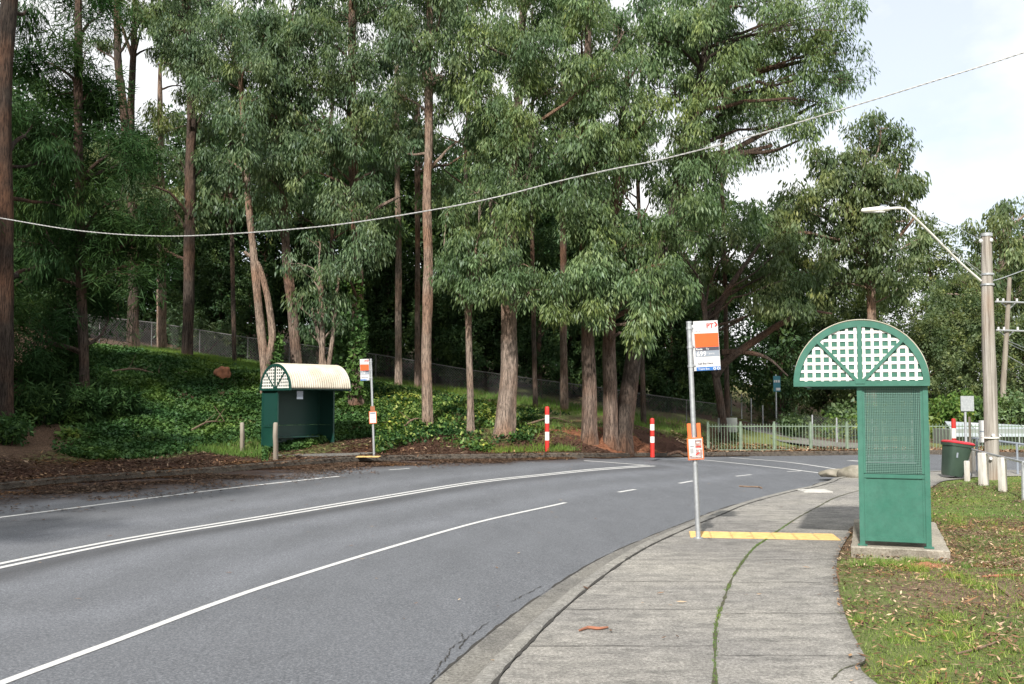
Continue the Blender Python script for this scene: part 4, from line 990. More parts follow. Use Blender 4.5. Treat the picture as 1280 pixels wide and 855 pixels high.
def bez(a, b, sag, n=6, wob=.1):
    a = Vector(a); b = Vector(b); L = (b-a).length; m_ = (a+b)/2+Vector((random.uniform(-1,1), random.uniform(-1,1), random.uniform(-.4,1)))*L*wob+Vector((0,0,sag*L)); o = []
    for i in range(n+1):
        t = i/n; p = a*(1-t)**2+m_*2*t*(1-t)+b*t*t
        if 0 < i < n: p += Vector((mnoise.noise(p*1.3), mnoise.noise(p*1.3+Vector((9,0,0))), mnoise.noise(p*1.3+Vector((0,9,0)))))*L*.05
        o.append(p)
    return o
NT = 0
def tree(name, label, Y, trunk, blobs, leaf='gum', brk='bark', ll=.165, lw=.038, per=165, k=15, cr=.42, droop=.70, group=None, cat='tree', extra=(), twigs=True, dY=1.3, foliage_name='crown', leafy=0, sides=12, dead=False):
    """trunk: (px,py,half width px); blobs: (px,py,rpx[,dY]); all at distance Y"""
    global NT; NT += 1
    tp = [W(a[0], a[1], Y+(a[3] if len(a) > 3 else 0)) for a in trunk]
    b0 = tp[0].copy(); g = float(ground(b0.x, b0.y)); 
    root = empty(name, (b0.x, b0.y, g), 0, label, cat, group)
    o = Vector((b0.x, b0.y, g))
    c_ = crv([tuple(p) for p in tp], 6); rr = crv([(a[2]*Y/F, 0) for a in trunk], 6)[:,0]
    c_ = [Vector(p) for p in c_]
    # foot down into the soil with a root flare
    foot = [Vector((c_[0].x, c_[0].y, min(g, c_[0].z)-.25))]
    P = foot+c_; Rf = [rr[0]*1.2]+[max(.02, r_)*(1.1 if i < 1 else 1) for i, r_ in enumerate(rr)]
    mb = MB(); mb.tube([p-o for p in P], Rf, sides, jit=.22)
    for e in extra:
        ep = [W(a[0], a[1], Y+(a[3] if len(a) > 3 else 0)) for a in e]; mb.tube([Vector(p)-o for p in crv([tuple(p) for p in ep], 5)], list(crv([(a[2]*Y/F, 0) for a in e], 5)[:,0]), 8, jit=.2)
    bl = []
    blobs = list(blobs)
    if leafy:
        for a in trunk:
            if a[1] < leafy:
                blobs.append((a[0]+random.uniform(-16,16), a[1]+random.uniform(-12,12), 30, -1.5)); blobs.append((a[0]+random.uniform(-22,22), a[1]+34, 24, -1.3))
    for q_ in blobs:
        dy = q_[3] if len(q_) > 3 else random.uniform(-dY, dY)
        w = W(q_[0], q_[1], Y+dy); bl.append((tuple(w-o), q_[2]*Y/F))
    if bl:
        C, Rr, own = blob_clumps(bl, k, cr)
        for bi, (c, r) in enumerate(bl):
            cv = Vector(c)
            # start from the trunk point lower than the blob and nearest
            best = min(c_, key=lambda p: (p-o-cv).length+max(0, (p-o).z-cv.z+.2)*2.5)
            j = c_.index(best); j = max(0, j-random.randint(0, 3)); best = c_[j]; r0 = min(rr[j]*.5, .02+.024*(best-o-cv).length)
            pts = bez(best-o, cv, random.uniform(-.05,.16), 7, .24); mb.tube(pts, [max(.012, r0*(1-.8*i/7)) for i in range(8)], 6)
            if dead and bi % 2 == 0:
                for _ in range(7):
                    e_ = cv+Vector((random.uniform(-1,1), random.uniform(-1,0), random.uniform(-.6,.5)))*r*1.25; mb.tube(bez(pts[5], e_, .0, 4, .15), [.018,.014,.010,.007,.004], 4)
            if twigs:
                ids = [i for i, w_ in enumerate(own) if w_ == bi]
                for i in random.sample(ids, min(len(ids), 16)):
                    mb.tube(bez(pts[random.choice((4,5,6,7))], C[i], .03, 3, .1), [.014,.010,.007,.004], 4)
        V, Fq, at = leaf_quads(C, Rr, per, ll, lw, droop)
        npmesh(foliage_name, V, Fq, M[leaf], root, attr=at)
    mb.build('trunk', M[brk], root)
    return root

# ------------------------------------------------------------------ the tall gums on the bank
tree('gum_tree', 'large straight gum right of the small forked tree, its trunk widest near the ground', 30.6,
     [(630,543,14),(634,500,11.5),(637,450,10.5),(636,400,9.5),(637,340,9),(640,280,8),(641,220,7.5),(646,150,6),(652,60,5),(655,-30,4)],
     [(640,150,46),(690,110,42),(600,120,40),(655,215,44),(700,185,38),(615,205,36),(640,60,44),(700,40,42),(590,50,42),(660,-20,48),(655,330,30,-1.6),(625,355,18,-1.8),(670,362,20,-1.8),(598,240,28),(745,90,30),(600,-30,50),(725,-30,40)],
     'gum','bark', leafy=290, extra=[[(640,262,4),(655,245,3.4),(662,215,3),(668,170,2)],[(636,330,3.6),(622,300,3),(612,250,2)]])
tree('gum_tree', 'left trunk of the three close gums behind the striped bollard', 30.6,
     [(736,548,10),(737,500,9),(736,450,8.2),(734,400,7.6),(731,330,7),(729,250,6.5),(729,170,5.5),(733,90,4.6),(738,0,3.6)],
     [(735,335,32,-1.6),(705,352,22,-1.8),(765,330,30,-1.5),(720,290,30,-1),(770,285,28),(745,385,20,-1.9),(700,390,12,-1.8),(735,240,26),(760,170,34),(715,150,30),(740,60,36),(770,110,30),(780,40,34)],
     'gum','bark_red', leafy=360, extra=[[(730,280,3.4),(745,262,3),(765,248,2.3),(790,235,1.5)],[(729,200,3),(705,180,2.4),(690,160,1.4)]])
tree('gum_tree', 'middle trunk of the three close gums, partly screened by hanging leaves', 31.0,
     [(763,549,9),(763,500,8.6),(762,450,8),(761,400,7.4),(763,340,6.5),(768,270,5.5),(775,180,4.5),(785,90,3.5)],
     [(790,350,30,-1.8),(815,370,28,-2),(800,400,22,-2.2),(830,335,26,-2),(780,310,28),(765,370,18,-2),(790,200,32),(810,140,34),(805,70,36),(800,420,10,-2.3),(855,360,14,-2)],
     'gum','bark_red', leafy=370)
tree('spreading_gum_tree', 'big spreading gum whose right crown reaches out against the bright sky', 31.4,
     [(776,549,13),(784,500,11),(792,450,9.4),(803,400,8),(820,340,7),(840,270,6.4),(849,220,6),(858,170,7),(872,110,6),(885,50,5),(895,-20,4)],
     [(900,70,46),(950,40,46),(1000,30,44),(1045,62,34),(1062,98,20),(1040,130,26),(985,100,42),(1000,150,34),(945,130,44),(900,150,40),(860,40,46),(840,110,40),(905,210,36),(950,195,30),(960,0,44),(1040,10,34),(900,-20,50),(850,190,34),(830,240,28),(880,262,26),(1020,60,30),(940,75,30),(830,50,36),(870,90,36)],
     'gum','bark_dark_shade', leafy=300, extra=[[(842,275,5),(862,225,4.4),(900,205,3.8),(935,190,3),(965,182,2.2)],[(850,230,5),(880,205,4),(930,180,3.4),(985,150,2.6),(1020,130,1.6)],[(862,160,5),(900,110,4),(950,90,3),(1010,75,2)],[(850,205,4),(905,190,3),(960,190,2.4),(1000,175,1.3)]], ll=.165, cr=.44, k=14, dead=True)
tree('gum_tree', 'tall slender gum with a bare straight trunk, right of the far bus stop pole', 31.0,
     [(534,537,7.5),(534,500,6.8),(533,450,6.4),(534,400,6.2),(535,330,6),(534,250,5.8),(536,180,5.4),(536,110,5),(537,40,4.4),(538,-30,3.6)],
     [(520,60,38),(560,90,36),(500,120,30),(545,20,40),(580,170,26,.6),(490,30,40),(515,-30,44),(590,100,24,.6),(505,190,24,1)],
     'gum_blue','bark_pale', leafy=40)
tree('forked_young_tree', 'small forked young gum with a thin trunk, between two taller gums', 30.8,
     [(588,535,5),(588,500,4.2),(587,460,4),(586,420,3.9),(585,385,4.4)],
     [(590,325,26,-.8),(570,345,18,-.9),(615,320,24,-.6),(600,290,24),(570,300,22),(590,362,12,-1),(555,325,14),(560,260,22),(600,245,22)],
     'gum','bark', extra=[[(585,388,3.6),(578,368,2.8),(575,340,2),(572,310,1.4)],[(585,388,3.8),(594,365,3),(600,330,2.2),(606,290,1.4)]], ll=.17)
tree('gum_tree', 'ivy wrapped gum trunk standing just behind the far bus stop pole', 32.2,
     [(445,472,9),(447,430,8),(447,370,7.2),(446,300,6.6),(443,230,6.4),(440,160,6),(440,80,5.4),(441,-20,4.6)],
     [(440,90,40),(480,80,36),(400,110,34),(455,160,34),(410,190,32),(470,220,24,1),(440,20,42),(395,40,40),(480,10,40),(400,245,26,.8),(370,150,30),(385,215,26)],
     'gum_blue','bark_red', leafy=310, extra=[[(444,290,3.5),(470,262,2.6),(500,245,1.6)],[(442,200,3.4),(420,170,2.6),(400,140,1.6)]])
tree('leaning_gum_tree', 'twin stemmed pale gum leaning left, rising behind the dark shelter roof', 32.0,
     [(332,470,6),(329,440,5.6),(325,400,5),(320,350,4.8),(315,300,4.6),(309,230,4.2),(305,160,3.6),(300,90,3)],
     [(300,80,38),(330,50,38),(270,100,34),(345,120,34),(300,150,32),(345,185,32),(270,30,36),(330,240,22,.6),(285,200,24)],
     'gum_blue','bark_pale', leafy=210, extra=[[(331,465,4.4),(338,440,4.6),(340,415,4.4),(334,370,3.8),(322,330,3.2),(305,315,2)]])
tree('gum_tree', 'reddish gum trunk between the leaning twin stems and the leafy sapling', 33.0,
     [(371,460,7.5),(369,430,6.8),(366,390,6.4),(360,340,6),(356,290,5.6),(352,230,5),(350,150,4.2),(352,60,3.4)],
     [(355,70,38),(385,30,36),(345,140,30),(320,20,38),(370,-20,40),(375,100,30),(345,270,18,.6)],
     'gum_blue','bark_red', leafy=290)
tree('leafy_sapling', 'leafy multi stemmed sapling with hanging leaves above the shelter roof', 31.6,
     [(402,462,4),(403,420,3.6),(402,380,3.2),(400,340,2.6)],
     [(385,345,22),(412,330,22),(370,375,16),(395,390,16),(365,330,18),(420,370,14),(400,300,22),(425,405,10),(385,415,12)],
     'gum_blue','bark', extra=[[(410,464,3),(416,420,2.6),(420,380,2.2),(424,340,1.6)],[(408,462,2),(398,420,2),(390,385,1.4)]], per=55, ll=.17)

# left side, darker
tree('rough_bark_pine', 'massive rough barked trunk at the left edge of the picture', 25.0,
     [(4,520,13),(5,440,11.5),(6,370,10.5),(6,300,10),(5,230,9.5),(5,160,9.5),(6,80,9.5),(10,20,10),(16,-40,10)],
     [(-20,130,40,1.5),(60,200,34,1.5),(-30,260,40),(40,10,26,2),(-30,20,50,1),(35,175,30,2),(20,250,40,2),(60,330,36,2.5),(80,260,30,2)],
     'pine','bark_rough', ll=.24, lw=.024, per=200, sides=20)
tree('dark_pine_tree', 'dark drooping casuarina like pine filling the lower left, one straight trunk', 28.0,
     [(106,530,7),(106,480,6.4),(104,420,6),(101,330,6),(99,240,5.6),(98,160,5.4),(98,80,5),(98,-20,4)],
     [(60,300,48),(120,290,46),(160,330,36),(30,350,46),(80,380,50),(140,390,36),(40,430,46),(100,440,30),(20,480,36),(60,490,34),(110,230,44),(60,220,44),(150,250,36),(0,400,40),(170,290,28),(150,190,30),(70,120,40),(120,110,32),(20,300,40),(110,60,34),(75,165,38),(130,20,34),(95,-10,34),(50,80,24),(140,150,30),(180,330,30),(195,280,26),(40,160,36),(15,210,36),(185,200,20)],
     'pine','bark_dark_shade', ll=.30, lw=.026, per=260, cr=.60, droop=.35, k=16)
tree('bare_gum_tree', 'slim dark trunk with a bend against the pale sky gap, upper left', 37.0,
     [(165,470,8),(166,400,7),(168,300,6),(160,200,5.5),(154,130,5),(148,80,4.8),(146,0,4),(146,-40,3)], [(130,-10,30),(175,20,22),(120,60,22),(145,190,26)], 'gum_olive','bark_dark_shade')
tree('bare_gum_tree', 'second slim trunk in the pale sky gap, forking to the left at the top', 38.0,
     [(170,470,7),(168,400,6),(165,300,5),(164,200,4.6),(164,130,4.3),(167,60,3.8),(170,-30,3)], [(190,20,26),(205,60,20),(180,-20,34),(200,-10,30)], 'gum_olive','bark_dark_shade',
     extra=[[(165,70,2.6),(155,40,2),(150,20,1.2)]])
tree('bare_gum_tree', 'thin red brown trunk standing in the pale sky gap', 40.0,
     [(203,470,7),(202,380,6),(202,280,4.4),(201,180,3.6),(200,120,3),(200,80,2)], [(205,150,22),(225,60,26),(235,110,24),(215,20,30),(250,160,26),(180,170,24),(195,230,30),(225,270,34),(160,200,26),(150,260,30),(260,240,34),(130,200,26)], 'gum_olive','bark_pale')
tree('gum_tree', 'stout dark gum right of the pale sky gap, trunk vanishing into foliage', 36.5,
     [(234,450,7.5),(236,380,7),(237,300,6.8),(238,220,6.6),(240,150,6.4),(241,90,7),(236,40,6),(230,-20,5)],
     [(235,70,30),(215,20,34),(260,50,34),(250,0,36),(270,130,26),(225,200,24),(205,250,24),(265,200,24),(195,300,26),(170,230,18)],
     'gum_blue','bark_dark_shade', leafy=110, extra=[[(240,120,3.6),(262,100,2.6),(285,92,1.8)],[(239,110,3),(222,85,2.2),(205,78,1.2)]])
tree('gum_tree', 'background gum trunk seen between the tall slender gum and its larger neighbour', 38.0,
     [(498,455,4.2),(498,380,4),(498,300,3.8),(497,230,3.6),(496,160,3.2),(496,80,3)], [(500,110,30),(470,150,24),(520,160,26),(500,40,34),(560,30,34)], 'gum_olive','bark', group='half hidden gums behind the crest fence')
tree('gum_tree', 'background gum behind the three close gums, red trunk visible between their crowns', 38.0,
     [(705,470,4.4),(704,380,4.2),(704,300,4),(703,230,3.8),(703,160,3.4),(704,80,3)], [(700,130,34),(670,80,34),(740,200,28),(720,20,38)], 'gum_olive','bark_red', group='half hidden gums behind the crest fence')
tree('gum_tree', 'background gum seen right of the slender gum, trunk ending in foliage near the top', 38.5,
     [(522,455,3.6),(522,380,3.4),(522,300,3.2),(522,200,4.2),(521,130,4)], [(535,180,24),(550,230,24),(520,100,28),(575,130,30),(620,180,30)], 'gum_olive','bark_red', group='half hidden gums behind the crest fence')

for i_, (px, Yb_, lab) in enumerate(((290,37.5,'taller green gum filling the gap above the twin stemmed leaning gum'),(415,38.5,'green gum crown closing the gap behind the leafy sapling'),(585,38.0,'green gum crown rising behind the forked young gum'),(665,37.6,'green gum behind the big straight gum, only its crown clear'),(800,38.4,'green gum crown behind the trunk of the big spreading gum'),(905,39.5,'green gum behind the right limbs of the big spreading gum'))):
    rq = random.Random(i_+3); bb = []
    for _ in range(17):
        yy = rq.uniform(-20, 300 if px < 700 else 290); bb.append((px+rq.uniform(-68, 68), yy, rq.uniform(24, 36)))
    if px > 850: bb = [(a+10, max(60, b), c) for a, b, c in bb if a < 960]
    tree('gum_tree', lab, Yb_, [(px+4,500,3),(px+2,400,2.8),(px,300,2.6),(px-3,200,2.4),(px+2,100,2),(px,10,1.6)], bb, 'gum' if i_ % 2 else 'gum_blue', 'bark_dark_shade', ll=.24, lw=.07, per=75, k=13, cr=.55)
# right side
tree('pale_trunk_gum', 'tall dense gum whose short pale trunk shows above the green shelter arch', 44.0,
     [(1089,560,7),(1089,480,6.5),(1089,400,5.6),(1088,350,5.2),(1086,300,4.6),(1082,230,4)],
     [(1085,185,40),(1120,190,30),(1140,225,18),(1050,205,32),(1100,240,46),(1135,275,28),(1060,270,46),(1010,250,40),(1015,300,42),(1100,310,44),(1138,330,24),(1060,340,40),(970,290,36),(1120,365,22),(1145,300,16),(1030,360,30),(1100,160,26),(1070,230,40),(1020,200,24),(1090,280,36),(1125,240,26),(1055,300,36),(1000,340,34),(985,260,32)],
     'gum_olive','bark_pale', leafy=330, ll=.22, lw=.07, per=90, k=14, cr=.5, extra=[[(1086,300,3),(1110,250,2.4),(1125,205,1.6)],[(1087,330,3),(1120,300,2.4),(1145,270,1.4)]])
tree('round_crowned_gum', 'rounded olive gum at the right edge, behind the utility pole top', 56.0,
     [(1262,560,9),(1262,480,8),(1258,400,7),(1254,330,6),(1258,280,4)],
     [(1265,265,38),(1240,290,30),(1225,330,26),(1270,320,40),(1300,290,44),(1240,370,34),(1200,350,26),(1285,370,40),(1190,385,22),(1170,370,12),(1310,250,34),(1215,300,20),(1255,300,34),(1225,355,30),(1260,350,36),(1200,400,28),(1230,420,34),(1175,400,24),(1280,420,36)],
     'gum_olive','bark', ll=.28, lw=.09, per=80, k=9, cr=.6, extra=[[(1262,400,3),(1275,360,2.4),(1300,340,1.6)]])
tree('sprawling_tree', 'low sprawling tree with dark bare limbs reaching over the ramp, left of the shelter arch', 38.0,
     [(905,536,5),(900,500,4.6),(893,460,4.2),(885,420,4),(880,380,3.4)],
     [(900,350,30),(940,345,32),(980,350,32),(1000,385,26),(960,390,22),(860,330,26),(930,300,28),(985,310,28),(880,300,28),(1020,340,24),(850,290,22),(835,300,18)],
     'gum_olive','bark_dark_shade', ll=.19, lw=.055, extra=[[(893,470,6),(910,450,5),(945,425,4.4),(975,405,3.6),(1010,390,2.4),(1040,392,1.2)],[(885,425,5),(900,380,4),(925,340,3),(950,305,1.6)],[(902,440,4),(930,440,3),(960,448,2),(985,470,1)]], k=9)

# shaded wood behind the fence: a few shapes copied with all their parts
def forest_proto(i, Y, h):
    x = -60-8*i
    bl = []; 
    root = empty('forest_tree', (0,0,0), 0, 'x', 'tree', 'shaded forest trees behind the crest fence')
    mb = MB(); c = crv([(0,0,-.6),(random.uniform(-.2,.2),0,h*.3),(random.uniform(-.4,.4),random.uniform(-.3,.3),h*.6),(random.uniform(-.5,.5),0,h*.95)], 6)
    mb.tube(c, list(np.linspace(.24,.05,len(c))), 9, jit=.2)
    for k in range(15):
        z = h*(.10+.9*(k+.5)/15); w_ = 2.4*(1-.45*abs(z/h-.45)*2)
        a = k*2.4+i; rad = random.uniform(.3, .95)*w_
        bl.append(((rad*math.cos(a), rad*math.sin(a), z), random.uniform(1.35, 1.9)))
    C, Rr, own = blob_clumps(bl, 8, .62)
    for bi, (cc, r) in enumerate(bl):
        j = int(min(len(c)-1, max(0, (cc[2]-.6)/h*len(c)))); mb.tube(bez(c[j], cc, .05, 5, .1), [.05,.045,.035,.028,.02,.012], 5)
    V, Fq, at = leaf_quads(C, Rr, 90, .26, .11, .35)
    npmesh('crown', V, Fq, M['dark'], root, attr=at); mb.build('trunk', M['bark_dark_shade'], root); return root
protos = [forest_proto(i, 0, h) for i, h in enumerate((11, 9.5, 12.5, 8.5))]
first = [True]*4; cnt = 0
rr_ = random.Random(5)
def put(i, x, y, s, rz):
    global cnt
    o = protos[i] if first[i] else copy_tree(protos[i]); first[i] = False
    o.location = (x, y, float(ground(x, y))-.1); o.rotation_euler.z = rz; o.scale = (s, s, s*rr_.uniform(.9, 1.12)); o['label'] = 'dark leafy forest tree in the shaded wood behind the crest fence'; cnt += 1; return o
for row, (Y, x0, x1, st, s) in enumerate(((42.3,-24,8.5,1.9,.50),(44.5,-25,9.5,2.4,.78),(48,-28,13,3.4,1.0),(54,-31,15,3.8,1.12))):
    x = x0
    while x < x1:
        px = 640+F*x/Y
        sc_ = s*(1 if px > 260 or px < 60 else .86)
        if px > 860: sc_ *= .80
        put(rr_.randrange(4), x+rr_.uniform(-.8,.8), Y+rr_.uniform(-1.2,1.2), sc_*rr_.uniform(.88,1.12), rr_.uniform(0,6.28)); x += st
# lower trees on the right hand side, behind the picket fence and the shed
for k, (px, Y, s) in enumerate(((985,50,.62),(1030,54,.72),(1075,50,.66),(1120,52,.62),(1160,50,.58),(1195,54,.72),(1235,50,.60),(1275,52,.66),(1315,54,.75),(1100,62,.9),(1170,64,.85),(1215,64,.95),(1290,64,1.0),(1345,58,1.0))):
    o = protos[k % 4].copy(); COL.objects.link(o); x = (px-640)/F*Y
    for ch in protos[k % 4].children:
        c = ch.copy(); COL.objects.link(c); c.parent = o
        if c.name.startswith('crown'):
            c.data = bpy.data.meshes.get('olive_%d' % (k % 4)) or ch.data.copy(); c.data.name = 'olive_%d' % (k % 4); c.data.materials[0] = M['gum_olive']
    o.location = (x, Y, float(ground(x, Y))-.3); o.scale = (s, s, s); o.rotation_euler.z = k*1.3
    o['group'] = 'low bushy trees behind the picket fence'; o['label'] = 'bushy olive tree in the low wood behind the picket fence and pale shed'
# trees standing along the road further left and behind the camera side: they shade the left bank
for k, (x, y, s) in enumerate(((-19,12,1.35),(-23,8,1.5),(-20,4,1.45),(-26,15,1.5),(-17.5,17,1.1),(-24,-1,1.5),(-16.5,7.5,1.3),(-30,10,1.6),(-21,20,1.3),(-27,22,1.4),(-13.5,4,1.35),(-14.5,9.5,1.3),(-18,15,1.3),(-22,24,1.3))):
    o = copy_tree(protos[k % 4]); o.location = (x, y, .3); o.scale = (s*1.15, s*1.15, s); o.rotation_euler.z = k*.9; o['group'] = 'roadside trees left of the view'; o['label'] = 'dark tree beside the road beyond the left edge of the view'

# bushes along the fence and on the verge
def bush(name, label, px, py, Y, rpx, leaf, ll=.16, lw=.07, per=60, n=5, group=None, cat='bush', droop=.3):
    b = W(px, py, Y); g = float(ground(b.x, b.y)); root = empty(name, (b.x, b.y, g), 0, label, cat, group); r = rpx*Y/F
    bl = [((random.uniform(-.8,.8)*r, random.uniform(-.5,.5)*r, r*random.uniform(.35,1.0)), r*random.uniform(.45,.65)) for _ in range(n)]
    C, Rr, own = blob_clumps(bl, 9, min(.42, r*.5)); V, Fq, at = leaf_quads(C, Rr, per, ll, lw, droop); npmesh('foliage', V, Fq, M[leaf], root, attr=at)
    mb = MB()
    for c, rr2 in bl: mb.tube(bez((0,0,-.2), c, 0, 5, .1), [.04,.035,.03,.022,.016,.01], 5)
    mb.build('stems', M['bark_dark_shade'], root); return root
bush('fallen_branch_bush', 'grey green wispy bush spilling over the fence, above the ivy at left', 250, 405, 41.5, 46, 'gum_blue', .2, .03, 90, 6)
bush('dark_shrub', 'small dark leafed shrub at the far left bank foot', 12, 520, 24.5, 30, 'ivy', .12, .05, 70, 5)
for px_, py_, Y_, r_, lb in ((48,520,26.5,34,'dark brushy shrub right of the rough barked trunk, under the pine'),(92,535,27.2,26,'dark shrub at the foot of the dark pine trunk'),(140,530,28,24,'dark shrub between the pine trunk and the ivy bank'),(60,470,29,40,'tall dark brush behind the pine trunk at the left')):
    bush('dark_shrub', lb, px_, py_, Y_, r_, 'pine', .2, .035, 160, 7, None, 'bush', .3)
bush('clump_shrub', 'low round weed clump at the ivy foot, left of the timber post', 197, 548, 26.6, 13, 'ivy', .10, .06, 60, 4, cat='shrub')
bush('leafy_weed', 'broad leaved seedling in the litter at left', 92, 556, 26.0, 9, 'ivy_light', .18, .07, 10, 3, cat='weed')
bush('bright_bush', 'bright green bush behind the right part of the picket fence', 1070, 520, 42, 34, 'gum', .2, .11, 70, 6)
bush('yellowish_bush', 'yellow green leafy bush right behind the shelter post, over the fence', 1180, 500, 44, 44, 'ivy_light', .2, .11, 70, 6)
bush('creeper_mass', 'fresh green creeper heap behind the blank traffic sign', 1215, 485, 45, 44, 'ivy_light', .2, .10, 80, 7)
bush('creeper_mass', 'fresh green creeper heap right of the utility pole above the shed', 1268, 495, 44, 40, 'gum', .2, .10, 80, 7)
bush('ramp_bush', 'pale green shrub beside the ramp behind the picket fence', 915, 548, 39, 14, 'gum', .14, .05, 60, 4)
bush('ramp_bush', 'low leafy shrub between ramp and wire fence posts', 1005, 545, 41, 24, 'gum', .16, .07, 60, 5)
bush('ramp_bush', 'wide leafy shrub behind the wire fence near the shelter', 1050, 548, 41, 24, 'ivy_light', .16, .07, 60, 5)

# ------------------------------------------------------------------ ground cover
def scatter(n, x0, x1, y0, y1, dens, far=True):
    x = RNG.uniform(x0, x1, n); y = RNG.uniform(y0, y1, n); d = dens(x, y); k = RNG.random(n) < d; return x[k], y[k]
def pxof(x, y): return 640+F*x/y
vnoise = np.vectorize(lambda x, y, s: mnoise.noise(Vector((x*s, y*s, 2.2))))
# ivy over the bank
def ivy_d(x, y):
    s = y-Fy(x); px = pxof(x, y); n = vnoise(x, y, .6)
    d = ss(np.where(px < 330, 4.4, 1.2), np.where(px < 330, 6.0, 2.6), s+n*1.2)*ss(37.5, 35.5, y+n)*np.where(px > 330, 1, ss(35.6, 34.2, y+.6*n))
    d = d*ss(700, 630, px+60*n)*(.74+.55*n)*np.where(vnoise(x+7, y, 1.1) > .42, .25, 1)
    d = d*(1-.9*np.exp(-(((px-280)/16)**2+((y-31.5)/.7)**2)))
    d = np.where((px < 200), d*ss(60, 150, px), d)
    d = np.where((px > 335) & (px < 470) & (s < 3.4), 0, d)
    red = np.where(px > 480, .52+.9*n, 1.0); return np.clip(d*red*1.25, 0, 1)
x, y = scatter(640000, -17, 4, 24, 38.5, ivy_d)
def flat_leaves(x, y, z, size, asp, tilt, up, fn=None):
    n = len(x); a = RNG.uniform(0, 2*np.pi, n); el = RNG.normal(0, tilt, n); ro = RNG.normal(0, tilt, n)
    A = np.stack([np.cos(a)*np.cos(el), np.sin(a)*np.cos(el), np.sin(el)], 1); Bv = np.stack([-np.sin(a)*np.cos(ro), np.cos(a)*np.cos(ro), np.sin(ro)], 1)
    s_1 = size*(.5+RNG.random(n)); P = np.stack([x, y, z+RNG.random(n)*up+.012], 1); L = s_1[:,None]; Wd = L*asp
    Vv = np.empty((n,4,3)); Vv[:,0] = P-A*L*.5; Vv[:,1] = P+Bv*Wd*.5+A*L*.05; Vv[:,2] = P+A*L*.5; Vv[:,3] = P-Bv*Wd*.5+A*L*.05
    return Vv.reshape(-1,3), np.arange(n*4).reshape(-1,4)
V, Fq = flat_leaves(x, y, ground(x, y), .086, .95, .6, .13)
ivy = npmesh('ivy_cover', V, Fq, M['ivy'], attr=np.clip(.42+.75*vnoise(x, y, .8)+.55*(RNG.random(len(x))-.5), 0, 1)); tag(ivy, 'dark ivy covering the roadside bank', kind='stuff')
# yellower ivy on the right part
x, y = scatter(60000, -7, 2.5, 27.5, 36, lambda x, y: ivy_d(x, y)*.6*ss(450, 520, pxof(x, y)))
V, Fq = flat_leaves(x, y, ground(x, y), .095, .9, .7, .24)
tag(npmesh('yellowing_creeper', V, Fq, M['ivy_light'], attr=RNG.random(len(x))), 'lighter yellow green creeper leaves on the sunny part of the bank', kind='stuff')
# ivy climbing the trunk behind the stop
def trunk_ivy(px0, py0, py1, Y, rpx, n, label):
    py = RNG.uniform(py1, py0, n); a = RNG.uniform(0, 2*np.pi, n); P = np.array([tuple(W(px0+3*math.sin(p_*.05), p_, Y)) for p_ in py])
    r = (rpx*Y/F)*(.8+.5*RNG.random(n))*(.55+.45*ss(py1, py0, py)); P[:,0] += np.cos(a)*r; P[:,1] += np.sin(a)*r
    V, Fq, at = leaf_quads(P, np.full(n, .10), 6, .13, .12, .3); o = npmesh('climbing_ivy', V, Fq, M['ivy'], attr=.3+at*.7); return tag(o, label, 'ivy')
trunk_ivy(447, 496, 345, 32.1, 8, 480, 'ivy climbing the gum trunk behind the far bus stop pole')
trunk_ivy(425, 480, 350, 32.8, 9, 320, 'thin ivy strand hanging left of the ivy wrapped gum')
trunk_ivy(342, 470, 420, 32.2, 9, 160, 'ivy patch at the foot of the twin stemmed gum')
# grass
def blades(x, y, z, h, w, mat, name, label, lean=.5, attr=None):
    n = len(x); a = RNG.uniform(0, 2*np.pi, n); hh = h*(.4+.9*RNG.random(n)); ln = RNG.normal(0, lean, n)*hh; b = RNG.uniform(0, 2*np.pi, n)
    P = np.stack([x, y, z], 1); S = np.stack([np.cos(a), np.sin(a), np.zeros(n)], 1)*(w*(.6+.8*RNG.random(n)))[:,None]; T = P+np.stack([np.cos(b)*ln, np.sin(b)*ln, hh], 1)
    Vv = np.stack([P-S*.5, P+S*.5, T], 1).reshape(-1,3); o = npmesh(name, Vv, np.arange(n*3).reshape(-1,3), M[mat], attr=RNG.random(n) if attr is None else attr); return tag(o, label, kind='stuff')
def lawn_d(x, y):
    o = (x > Gx(y)+.03); n = vnoise(x, y, .35); n2 = vnoise(x, y, 1.3); n3 = vnoise(x, y, 4.0); n = n-.12*np.exp(-(((x-4.6)/1.6)**2+((y-9.3)/1.1)**2))-.12*np.exp(-(((x-6.2)/1.4)**2+((y-12.5)/1.8)**2))
    d = np.clip(.62+.42*ss(11.5, 16, y)-.06*ss(4.5, 7, x)*(1-ss(8, 13, y))+.55*n+.40*n2+.35*n3, 0.16, 1)
    sh_ = Matrix.Rotation(-fi, 2); 
    u = (x-base.x)*math.cos(fi)+(y-base.y)*math.sin(fi); v = -(x-base.x)*math.sin(fi)+(y-base.y)*math.cos(fi)
    inside = (u > -1.52) & (u < 1.37) & (v > -1.14) & (v < .22)
    return np.where(o & ~inside, d, 0)
x, y = scatter(650000, 2.0, 13, 5.2, 23.0, lambda x, y: lawn_d(x, y)*np.where((pxof(x, y) > 1030) & (pxof(x, y) < 1310), 1, 0)*np.clip(11/y, .55, 1))
blades(x, y, ground(x, y)-.005, .026, .0075, 'grass', 'lawn_grass', 'patchy short green lawn beside the footpath', .6)
